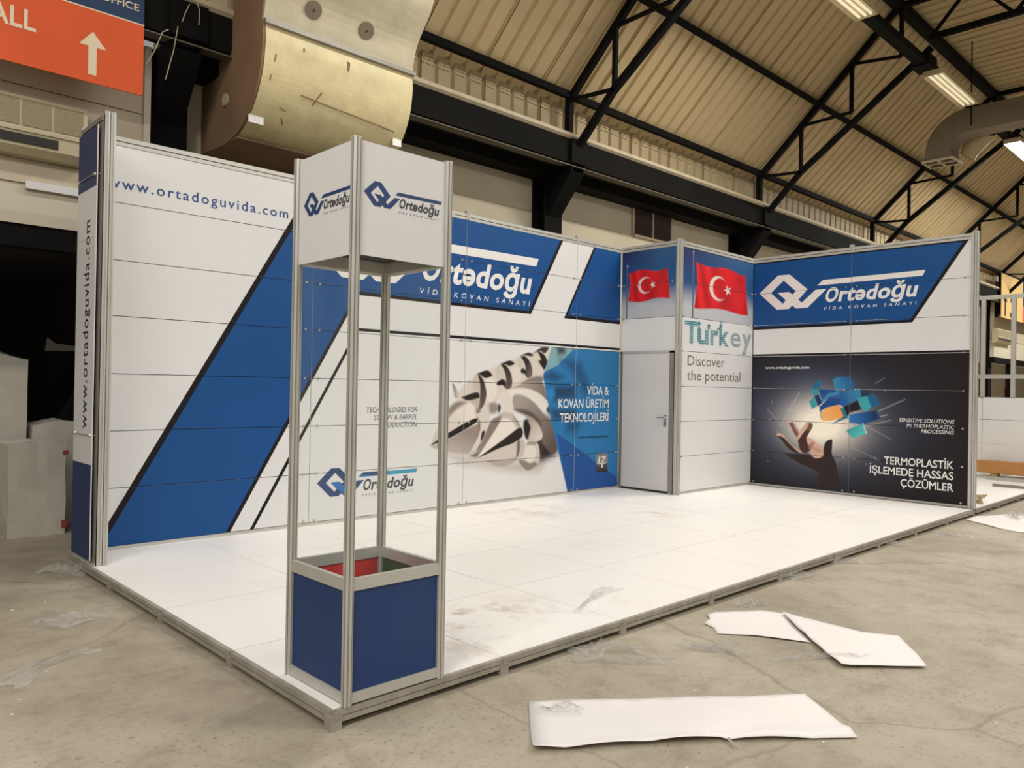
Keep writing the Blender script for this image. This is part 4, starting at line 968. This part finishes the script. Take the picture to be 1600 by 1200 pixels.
def flag_painter(F, seed, ux):
    TL, TR, BR, BL, cr, R, st, sr, pole, lm = F
    def f(x, y):
        n = fbm(x * ux, y, seed)
        t = np.clip((3.47 - y) / .95, 0, 1) - .08 * n
        top = s2l((44, 48, 92)); mid = s2l((38, 84, 140)); low = s2l((188, 190, 194))
        rgb = np.where((t < .55)[:, None], top + (mid - top) * (t / .55)[:, None], mid + (low - mid) * np.clip((t - .55) / .3, 0, 1)[:, None])
        w = np.clip((t - .45) * 2, 0, 1) * np.clip(n * .5 + .3, 0, 1); rgb = blend(rgb, w, s2l((196, 198, 202)))
        xr = (x - TL[0]) / (TR[0] - TL[0]); lite = np.clip(xr * .6, 0, .5) * np.clip(1 - t * 1.3, 0, 1); rgb = blend(rgb, lite, s2l((58, 118, 168)))
        top_e = [(TL[0] + (TR[0] - TL[0]) * q, TL[1] + (TR[1] - TL[1]) * q + .022 * math.sin(q * 8 + seed)) for q in np.linspace(0, 1, 12)]
        bot_e = [(BR[0] + (BL[0] - BR[0]) * q, BR[1] + (BL[1] - BR[1]) * q + .02 * math.sin(q * 7 + seed + 1)) for q in np.linspace(0, 1, 12)]
        poly = top_e + bot_e + [lm]
        red = s2l((212, 36, 40)); a = np.clip(.5 - sd_poly(x, y, poly) / .012, 0, 1)
        q = (x - TL[0]) / (TR[0] - TL[0]); fold = np.sin(q * 20 + (y - 3.0) * 7 + 2 * np.sin(q * 5)) * np.exp(-q * 1.6)
        colr = red[None, :] * (1 + .30 * fold - .15 * np.clip(np.sin(q * 9 - y * 8), 0, 1) * (q > .3))[:, None]
        rgb = rgb * (1 - a[:, None]) + colr * a[:, None]
        ex = R[0]; ez = R[1]
        d1 = np.hypot((x - cr[0]) / ex, (y - cr[1]) / ez); d2 = np.hypot((x - cr[0] - .22 * ex) / (ex * .80), (y - cr[1]) / (ez * .80))
        a = np.clip((1 - d1) * 14, 0, 1) * np.clip((d2 - 1) * 14, 0, 1); rgb = blend(rgb, a, s2l((228, 214, 204)))
        star = []
        for k in range(10):
            ang = math.pi + k * math.pi / 5; rad = 1 if k % 2 == 0 else .40
            star.append((st[0] + sr[0] * rad * math.cos(ang), st[1] + sr[1] * rad * math.sin(ang)))
        a = np.clip(.5 - sd_poly(x, y, star) / .012, 0, 1); rgb = blend(rgb, a, s2l((232, 224, 216)))
        pw = .013 / ux
        a = np.clip((pw - np.abs(x - pole[0])) / .008 + .5, 0, 1) * (y < pole[1]); shade = np.clip((y - 2.6) / .8, 0, 1)
        rgb = rgb * (1 - a[:, None]) + (s2l((46, 50, 66)) * (1 - shade[:, None]) + s2l((120, 124, 150)) * shade[:, None]) * a[:, None]
        a = np.clip((.022 - np.hypot(x - pole[0], y - pole[1])) / .008, 0, 1); rgb = blend(rgb, a, s2l((150, 156, 186)))
        return rgb
    return f
F2 = ((7.477, 3.289), (8.81, 3.258), (8.904, 2.671), (7.439, 2.663), (8.063, 2.98), (.25, .185), (8.315, 2.977), (.105, .078), (7.405, 3.425), (7.517, 3.02), )
F1 = ((-3.877, 3.178), (-3.22, 3.166), (-3.169, 2.758), (-3.881, 2.756), (-3.588, 2.968), (.128, .121), (-3.458, 2.966), (.052, .055), (-3.904, 3.267), (-3.85, 2.99))
for j in (5, 6):
    picture('flag_print', pc[0, j], map_cab, UC[0] + .003, UC[1] - .003, ROWS[j] + .003, ROWS[j + 1] - .003, .0095, flag_painter(F2, 3, 1.0), .0008)
    picture('flag_print', pd[0, j - 4], map_door, UD[0] + .003, UD[1] - .003, ROWS[j] + .003, ROWS[j + 1] - .003, .0075, flag_painter(F1, 5, 1.6), .0008)
# patterned word
stripes = [2.10 + .028 * k for k in range(16)]
xx = 7.218
for ch, xa, xb, m, sp_ in (('T', 7.218, 7.55, M_TEAL, True), ('u', 7.525, 7.825, M_TEAL, True), ('r', 7.865, 8.075, M_TEAL, True), ('k', 8.10, 8.37, M_TEAL, True), ('e', 8.41, 8.70, M_GREYT, True), ('y', 8.735, 9.02, M_GREYT, True)):
    bm = text_bm(ch, xa, xb, 2.165, .30, bold=0.012 if ch == 'e' else 0.035)
    place(bm, 'lettering', m, cb, map_cab, .0012, (), stripes, .007)
dia = []
for (u, v, s) in ((7.575, 2.44, .04), (7.575, 2.38, .03), (7.80, 2.43, .022), (7.84, 2.43, .022), (7.80, 2.395, .022), (7.84, 2.395, .022), (8.06, 2.40, .022), (8.10, 2.40, .022), (8.06, 2.365, .022), (8.13, 2.49, .02), (8.17, 2.49, .02), (8.13, 2.46, .02)):
    dia.append([[(u - s, v), (u, v - s), (u + s, v), (u, v + s)]])
place(poly_bm(dia), 'lettering', M_TEAL, cb, map_cab, .0012)
place(text_bm('Discover', 7.30, 8.26, 1.848, .140), 'lettering', M_BROWNT, cb, map_cab, .0012)
place(text_bm('the potential', 7.29, 8.71, 1.645, .140), 'lettering', M_BROWNT, cb, map_cab, .0012)
sp = []; rods = []
for z in ROWS[1:-1]: sp += [(7.16, z), (9.02, z)]
clips(cb, map_cab, sp + [(7.16, .14), (9.02, .14)])
clips(cb, map_door, [(-3.96, z) for z in ROWS[5:-1]] + [(-3.13, z) for z in ROWS[5:-1]])

# ================================================================== SIDE WALL
sw = thing('side_wall', 'black and blue side wall with glowing hand picture', 'display wall', (9.09, 1.5, ZP))
UR = [-3.03, -1.55, -0.062]
pr_ = panel_grid(sw, UR, ROWS, map_side)
frame(sw, UR, ROWS, map_side, -3.06, -0.05, stubs=(-1.55,))
b = MB(); b.ring((9.095, 0.012, ZP), (9.095, 0.012, TOP + .02), post_profile(.036)); part('end_post', b, M_ALU, sw)
b = MB(); b.box(9.055, 0.030, ZP, 9.10, .062, TOP); part('end_post', b, M_ALU, sw)
cu, cv = [-1.55], ROWS[1:-1]
place(poly_bm([[[(-3.027, 2.446), (-.747, 2.452), (-.090, 3.465), (-3.027, 3.465)]]]), 'band_outline', M_INK, sw, map_side, .0008, cu, cv)
place(poly_bm([[[(-3.027, 2.482), (-.775, 2.488), (-.155, 3.445), (-3.027, 3.445)]]]), 'blue_band', M_BLUE, sw, map_side, .0014, cu, cv)
logo(sw, map_side, .0020, -2.937, 2.734, 1.0, 1.0, M_INKW, M_INKW, M_INKW, 'V\u0130DA KOVAN SANAYI', cu, cv)
def hand_painter(u, v):
    x = -u
    rgb = np.tile(s2l((33, 27, 28)), (len(u), 1))
    n = fbm(u, v, 11)
    def glow(cx, cz, sx, sz): return np.exp(-((x - cx) / sx) ** 2 - ((v - cz) / sz) ** 2)
    rgb = blend(rgb, np.clip(glow(2.0, 1.10, .95, .66) * (.85 + .1 * n), 0, 1), s2l((84, 98, 128)))
    rgb = blend(rgb, np.clip(glow(1.95, 1.05, .52, .36) * 1.1, 0, 1), s2l((190, 182, 178)))
    rgb = blend(rgb, np.clip(glow(1.95, 1.05, .40, .28) * 1.4, 0, 1), s2l((255, 246, 228)))
    # fine light rays and sparks
    for (a, b_, w, k) in (((2.55, 1.02), (2.28, 1.50), .006, .55), ((2.78, 1.25), (2.55, 1.0), .005, .35), ((1.45, 1.12), (1.0, .9), .006, .3), ((1.6, 1.05), (1.05, 1.22), .01, .35), ((1.5, 1.0), (1.0, 1.15), .008, .3), ((2.5, 1.25), (2.0, 1.2), .006, .4), ((1.5, .75), (1.15, .6), .006, .25)):
        ex, ey = b_[0] - a[0], b_[1] - a[1]; t = np.clip(((x - a[0]) * ex + (v - a[1]) * ey) / (ex * ex + ey * ey), 0, 1)
        d = np.hypot(x - a[0] - t * ex, v - a[1] - t * ey); rgb = blend(rgb, np.clip(1.4 - d / w, 0, 1) * k, s2l((200, 205, 215)))
    r = np.random.RandomState(4)
    for _ in range(26):
        cx, cz = r.uniform(1.0, 2.8), r.uniform(.45, 1.6); d = np.hypot(x - cx, v - cz); rgb = blend(rgb, np.clip(1.3 - d / .011, 0, 1) * r.uniform(.25, .7), s2l((200, 205, 215)))
    return paint_list(rgb, x, v, HAND_R)
for i in (0, 1):
    for j in range(4):
        picture('picture_print', pr_[i, j], map_side, UR[i] + .003, UR[i + 1] - .003, ROWS[j] + .003, ROWS[j + 1] - .003, .0095, hand_painter, .0006)
place(poly_bm([[[(-3.027, 2.046), (-.065, 2.046), (-.065, 2.072), (-3.027, 2.072)]]]), 'thin_stripe', M_INK, sw, map_side, .0008, [-1.55], ())
place(text_bm('www.ortadoguvida.com', -2.824, -2.137, 1.850, .036, bold=0.022), 'lettering', M_INKW, sw, map_side, .0016, cu, cv)
for s, a, c, z in (('SENSITIVE SOLUTIONS', -.895, -.226, 1.137), ('IN THERMOPLASTIC', -.800, -.226, 1.066), ('PROCESSING', -.620, -.229, 1.000)):
    place(text_bm(s, a, c, z, .048, shear=.2, bold=.004), 'lettering', M_INKW, sw, map_side, .0016, cu, [1.078])
for s, a, c, z in (('TERMOPLAST\u0130K', -1.078, -.228, .560), ('\u0130\u015eLEMEDE HASSAS', -1.262, -.229, .422), ('\u00c7\u00d6Z\u00dcMLER', -.863, -.227, .278)):
    place(text_bm(s, a, c, z, .100, bold=.014), 'lettering', M_INKW, sw, map_side, .0016, cu, [.600])
sp = []
for z in ROWS[1:-1]: sp += [(-3.0, z), (-1.55 - .075, z), (-1.55 + .075, z), (-.13, z)]
for u in (-2.99, -1.63, -1.47, -.14): sp.append((u, .14))
clips(sw, map_side, sp, [(-3.0, -1.63, 2.508), (-1.47, -1.05, 2.508), (-3.0, -1.63, 2.036), (-1.47, -.13, 2.036), (-3.0, -1.63, 1.556), (-1.47, -.13, 1.556)])

# ================================================================== GLASS SHOWCASE TOWER
tw = thing('showcase_tower', 'tall glass showcase tower on blue base with white logo header', 'showcase', (.32, .25, ZP))
TXA, TXB, TYA, TYB = .062, .580, -.005, .505
for (x, y) in ((TXA, TYA), (TXB, TYA), (TXB, TYB), (TXA, TYB)):
    b = MB(); b.ring((x, y, ZP), (x, y, 2.592), post_profile(.0245)); part('post', b, M_ALU, tw)
sides = {'front': lambda u, v, d: (TXA + u, TYA - d, v), 'back': lambda u, v, d: (TXA + u, TYB + d, v),
         'left': lambda u, v, d: (TXA - d, TYB - u * (TYB - TYA) / (TXB - TXA), v), 'right': lambda u, v, d: (TXB + d, TYB - u * (TYB - TYA) / (TXB - TXA), v)}
wd = TXB - TXA
for s, f in sides.items():
    part('bottom_rail', slab(f, .018, wd - .018, .092, .138, .012, -.012), M_ALU, tw)
    part('middle_rail', slab(f, .018, wd - .018, .588, .642, .012, -.012), M_ALU, tw)
    part('base_panel', slab(f, .018, wd - .018, .138, .588, .003, -.001), M_NAVYB, tw)
    if s == 'back': part('inner_panel', slab(f, .018, wd - .018, .138, .588, -.002, -.005), M_RED, tw, 'red inside face of the base')
    if s == 'right': part('inner_panel', slab(f, .018, wd - .018, .138, .588, -.002, -.005), M_GREEN, tw, 'dark green inside face of the base')
    gp = MB(); gp.add([f(p, q, 0) for p, q in ((.018, .642), (wd - .018, .642), (wd - .018, 2.08), (.018, 2.08))], [(0, 1, 2, 3)]); part('glass_pane', gp, M_GLASS, tw, 'clear glass pane')
    part('header_panel', slab(f, .016, wd - .016, 2.076, 2.583, .006, -.002), M_WHITE, tw)
    part('header_rail', slab(f, .018, wd - .018, 2.086, 2.144, -.003, -.018), M_ALU, tw)
b = MB(); b.box(TXA + .012, TYA + .012, 2.150, TXB - .012, TYB - .012, 2.158); part('header_shade_sheet', b, mat('header_shade_dark', (40, 30, 30), .7), tw)  # dark sheet stands in for the shade up inside the closed header
b = MB(); b.box(TXA, TYA, 2.57, TXB, TYB, 2.58); part('header_lid', b, M_WHITE, tw)
b = MB(); b.box(TXA, TYA, .092, TXB, TYB, .10); part('base_floor', b, M_WHITE, tw)
mf = lambda u, v, d: (u, TYA - .006 - d, v)
logo(tw, mf, .001, .100, 2.303, .188, .218, M_LOGOB, M_INKG, M_INKG, 'V\u0130DA KOVAN SANAY\u0130')
ml_ = lambda u, v, d: (TXA - .006 - d, -u, v)
logo(tw, ml_, .001, -.440, 2.297, .180, .218, M_LOGOB, M_INKG, M_INKG, 'V\u0130DA KOVAN SANAY\u0130')

# ================================================================== NEIGHBOURING STAND AT THE RIGHT
np_ = thing('neighbour_platform', 'white platform of the next stand behind the black wall', 'platform', (12, 2, 0))
copies('floor_board', tile_me, M_TILE, np_, [(9.1 + i, j, 0) for i in range(6) for j in range(4)])
copies('edge_beam', ex_me, M_EDGE, np_, [(9.1 + i, 0, 0) for i in range(6)])
copies('levelling_foot', foot_me, M_EDGE, np_, [(10.1 + i, 0, 0) for i in range(5)])
nw = thing('neighbour_wall', 'white panel wall with empty upper frame of the next stand', 'display wall', (14.1, 1, ZP))
map_n = lambda u, v, d: (14.1 - d, -u, v)
for u0, u1 in ((-2.6, -1.245), (-1.245, .2)):
    for z0, z1 in ((.10, .64), (.645, 1.068), (1.075, 1.475)):
        part('panel', slab(map_n, u0 + .004, u1 - .004, z0, z1, 0, -.02), M_WHITE, nw)
for u in (-2.6, -1.245, -.77, .2):
    b = MB(); b.box(14.08, -u - .035, ZP if u in (-2.6, .2) else 1.48, 14.14, -u + .035, 3.3); part('post', b, M_ALU, nw)
for z in (1.85, 3.28):
    b = MB(); b.box(14.083, -.2, z - .035, 14.137, 2.6, z + .035); part('rail', b, M_ALU, nw)
t = thing('cardboard_box', 'long brown cardboard box lying at the foot of the neighbouring wall', 'box', (13.8, .7, ZP))
b = MB(); b.box(13.66, -.35, ZP + .07, 13.95, 1.22, ZP + .27); part('carton', b, M_CARD, t)
b = MB(); b.box(13.655, -.35, ZP + .16, 13.66, 1.22, ZP + .165); b.box(13.70, -.1, ZP, 13.90, 0, ZP + .07); b.box(13.70, .9, ZP, 13.90, 1.0, ZP + .07); part('carton_base', b, M_WOOD, t)
for k, (x, y0, y1, w) in enumerate(((13.35, -.5, 1.3, .07), (13.1, -.2, .9, .05), (12.1, -.3, .55, .05))):
    b = MB(); b.box(x - w, y0, ZP, x, y1, ZP + .035); b.box(x - w * .7, y0, ZP + .035, x - w * .3, y1, ZP + .042)
    single('aluminium_bar', b, M_ALUD if k == 2 else M_ALU, ('aluminium bar lying nearest the long cardboard box', 'second aluminium bar on the next stand floor', 'dark short bar lying nearest the platform edge of the next stand')[k], 'bar', 'bars lying on the next stand floor')
t = thing('offcut_pile', 'small pile of pale wood offcuts beside the side wall post', 'offcuts', (9.75, .12, ZP))
for k in range(4):
    b = MB(); b.beam((9.62 + .05 * k, .06 + .03 * k, ZP + .02 + .022 * k), (9.86 + .03 * k, .16 - .02 * k, ZP + .02 + .022 * k), .05, .02); part('offcut', b, M_WOOD, t)

# far end of the hall seen past the side wall
b = MB(); b.box(30.9, 5.32, 2.95, 46, 5.46, 3.62); fs_ = struct('trim_2', b, M_FASCIA2)
b = MB(); b.box(30.9, 5.33, 3.64, 46, 5.46, 6.0); part('fascia_panel', b, M_FASCIA, fs_)
b = MB(); b.box(30.9, 7.2, 0, 46, 7.3, 2.95); struct('wall_far', b, M_FASCIA)
b = MB(); b.box(33.2, 5.3, 0, 33.6, 5.5, 2.95); b.box(30.9, 5.3, 2.75, 46, 5.5, 2.95); struct('trim_3', b, M_BLACK)
aircon(30.55, 32.75, 3.47, 5.30, 'small far air conditioner below the number sign', False)
t = thing('number_sign', 'far cream sign with black arrow and number three', 'sign', (31.5, 4.9, 4.34))
b = MB(); b.box(30.05, 4.89, 4.345, 32.95, 4.91, 5.93); part('sign_sheet', b, mat('cream_sign', (222, 186, 118), .6, var=.04), t)
b = MB(); b.box(32.97, 4.89, 4.345, 35.5, 4.91, 5.0); part('red_sheet', b, mat('coral_sign', (206, 96, 72), .6), t)
b = MB(); b.box(32.97, 4.89, 5.01, 35.5, 4.91, 5.93); part('blue_sheet', b, M_BNAVY, t)
b = MB(); b.box(30.2, 4.91, 5.80, 35.4, 5.02, 5.86); part('mounting_bar', b, M_BLACK, t)
def map_far(u, v, d): return (u, 4.89 - d, v)
place(text_bm('3', 31.20, 31.95, 4.42, .72, bold=.03), 'lettering', M_INK, t, map_far, .004)
place(poly_bm([[[(30.45, 4.42), (30.62, 4.42), (30.62, 4.95), (30.80, 4.95), (30.535, 5.18), (30.27, 4.95), (30.45, 4.95)]]]), 'arrow', M_INK, t, map_far, .004)
b = MB(); b.box(40.1, 7.17, 1.48, 40.9, 7.2, 1.93); single('red_notice', b, M_RED, 'tiny red notice seen through the neighbouring frame', 'notice')

# ================================================================== PAPER AND FILM ON THE FLOOR
def sheet(name, label, pts, z=0.002, lift=None, th=.002, parent=None, m=None):
    """flat paper with a slightly wavy surface from an outline in x,y"""
    bm = poly_bm([[pts]])
    bmesh.ops.triangulate(bm, faces=bm.faces[:])
    for _ in range(4):
        le = [e for e in bm.edges if e.calc_length() > .06]
        if le: bmesh.ops.subdivide_edges(bm, edges=le, cuts=1); bmesh.ops.triangulate(bm, faces=bm.faces[:])
    for v in bm.verts:
        v.co.z = z + .004 * (1 + math.sin(v.co.x * 9 + v.co.y * 4) * math.cos(v.co.y * 7 - v.co.x * 3)) + (lift(v.co.x, v.co.y) if lift else 0)
    r = bmesh.ops.extrude_face_region(bm, geom=bm.faces[:])
    for v in [g_ for g_ in r['geom'] if isinstance(g_, bmesh.types.BMVert)]: v.co.z += th
    me = bpy.data.meshes.new(name); bm.to_mesh(me); bm.free()
    for p in me.polygons: p.use_smooth = True
    return me
def edge_lift(ax, ay, bx, by, w, h):
    ex, ey = bx - ax, by - ay; L = math.hypot(ex, ey)
    def f(x, y):
        d = abs((x - ax) * ey - (y - ay) * ex) / L; t = ((x - ax) * ex + (y - ay) * ey) / L / L
        return h * max(0, 1 - d / w) ** 1.5 * (.4 + .6 * abs(math.sin(t * 7 + .4))) if d < w else 0
    return f
PA = [(.839, -.365), (1.932, -1.205), (1.635, -1.585), (1.22, -1.245), (1.19, -1.225), (1.165, -1.19), (.95, -1.045), (.64, -.84), (.495, -.735), (.56, -.66)]
t = thing('paper_sheet', 'long white paper sheet nearest the camera on the concrete', 'paper', (1.2, -1.0, 0), 'white papers on the floor')
part('paper', sheet('paper', '', PA, lift=edge_lift(1.165, -1.19, .495, -.735, .10, .022)), M_PAPER, t)
b = MB(); b.add([(1.20, -1.20, .006), (1.175, -1.235, .03), (1.15, -1.285, .012), (1.17, -1.26, .004)], [(0, 1, 2, 3)]); part('torn_flap', b, M_PAPER, t)
me = sheet('paper', '', [(2.835, -.151), (2.98, -.24), (3.109, -.345), (3.16, -.48), (2.95, -.66), (2.72, -.87), (2.58, -.58), (2.445, -.403), (2.53, -.33), (2.56, -.24), (2.66, -.22), (2.74, -.15)], z=.002)
o = link('paper_sheet', me, M_PAPER); o['label'] = 'torn white paper lying under the folded sheet edge'; o['category'] = 'paper'; o['group'] = 'white papers on the floor'
me = sheet('paper', '', [(3.132, -.481), (3.15, -.683), (3.122, -1.003), (3.239, -1.184), (2.99, -1.36), (2.787, -1.49), (2.60, -1.31), (2.439, -1.174), (2.60, -1.00), (2.745, -.852), (2.93, -.67)], z=.012, lift=edge_lift(2.745, -.852, 3.132, -.481, .08, .012))
o = link('paper_sheet', me, M_PAPER); o['label'] = 'white paper sheet overlapping the torn one with a curled point'; o['category'] = 'paper'; o['group'] = 'white papers on the floor'
me = sheet('paper', '', [(8.60, -.04), (9.02, -.05), (9.5, -.25), (9.6, -.6), (8.9, -.95), (8.4, -.85), (8.15, -.72), (8.25, -.47), (8.45, -.25)], z=.002)
o = link('paper_sheet', me, M_PAPER); o['label'] = 'far white paper sheet below the side wall end post'; o['category'] = 'paper'; o['group'] = 'white papers on the floor'

def film(label, x, y, L, W, ang, h, seed, z=0.0):
    r = random.Random(seed); n, m = 22, 12; mb = MB(); vs = []
    ph = [r.uniform(0, 6.28) for _ in range(8)]; ca, sa = math.cos(ang), math.sin(ang)
    for i in range(n + 1):
        for j in range(m + 1):
            u, v = i / n - .5, j / m - .5
            wob = .25 * math.sin(u * 7 + ph[0]) + .15 * math.sin(u * 13 + ph[1])
            pinch = .55 + .45 * math.cos(u * 5 + ph[2])
            a = u * L + .02 * math.sin(v * 9 + ph[3]); b_ = (v * pinch + wob * .3) * W
            hh = abs(math.sin(u * 9 + v * 5 + ph[4]) * math.sin(v * 8 - u * 4 + ph[5])) + .6 * abs(math.sin(u * 21 + v * 13 + ph[6])) * abs(math.cos(v * 17 + ph[7]))
            ed = min(1, 4 * (.5 - abs(u)) + .15) * min(1, 4 * (.5 - abs(v)) + .15)
            vs.append((x + a * ca - b_ * sa + r.uniform(-.004, .004), y + a * sa + b_ * ca + r.uniform(-.004, .004), z + .003 + h * hh * ed * .8 + r.uniform(0, .004)))
    mb.add(vs, [(i * (m + 1) + j, (i + 1) * (m + 1) + j, (i + 1) * (m + 1) + j + 1, i * (m + 1) + j + 1) for i in range(n) for j in range(m)])
    o = single('plastic_film', mb, M_FILM, label, 'plastic film', 'crumpled clear film scraps')
    return o
for a in (('crumpled clear film at the foot of the navy pylon', -.10, 3.76, .42, .26, -.7, .07, 1),
          ('crumpled film ring on the concrete left of the platform', -.42, 2.40, .40, .30, -.3, .045, 2),
          ('long clear film strip at the left picture edge', -.72, 1.62, .55, .22, .5, .03, 3),
          ('clear film heap by the front beam nearest the tower', 1.66, -.17, .42, .24, -.5, .06, 4),
          ('thin twisted film strip in front of that heap', 1.62, -.34, .56, .07, -.75, .03, 5),
          ('crumpled clear film left of the torn paper', 2.14, -.54, .36, .14, -1.0, .05, 6),
          ('film strip lying across the curled paper', 2.52, -1.05, .62, .10, -.65, .03, 7),
          ('small film ball behind the torn paper', 3.19, -.22, .20, .15, -.6, .05, 8),
          ('film scrap at the fourth beam joint', 4.20, -.05, .42, .12, -.35, .05, 9),
          ('film scrap at the fifth beam joint', 5.10, -.09, .30, .16, -.6, .05, 10),
          ('film scrap at the sixth beam joint', 6.27, -.06, .34, .10, -.9, .05, 11),
          ('loose film scrap on open concrete near the side wall', 7.27, -.30, .40, .20, -.9, .05, 12),
          ('film ball resting on the far white paper', 9.20, -.42, .36, .26, .2, .09, 13)):
    film(*a)
film('clear film strip lying on the white platform', 2.22, .40, .72, .16, .32, .025, 14, ZP)
film('small film loop on the nearest white paper', .86, -.55, .20, .12, -.7, .035, 15, .012)

# crumbs of paper and dirt on the concrete
cb_ = MB(); r = random.Random(21)
for _ in range(80):
    x = r.uniform(-1.2, 10); y = r.uniform(-4, -.1) if r.random() < .8 else r.uniform(0, 3)
    if y > 0: x = r.uniform(-1.4, -.1)
    s = r.uniform(.003, .010); a = r.uniform(0, 3)
    vs = [(x + s * math.cos(a + k * 1.57) * (1 if k % 2 else .6), y + s * math.sin(a + k * 1.57) * (1 if k % 2 else .6), .001) for k in range(4)]
    vs += [(p[0], p[1], .004) for p in vs]
    cb_.add(vs, [(4, 5, 6, 7), (0, 1, 5, 4), (1, 2, 6, 5), (2, 3, 7, 6), (3, 0, 4, 7)])
o = single('floor_litter', cb_, M_PAPER, 'tiny pale paper crumbs scattered over the concrete', 'litter'); o['kind'] = 'stuff'
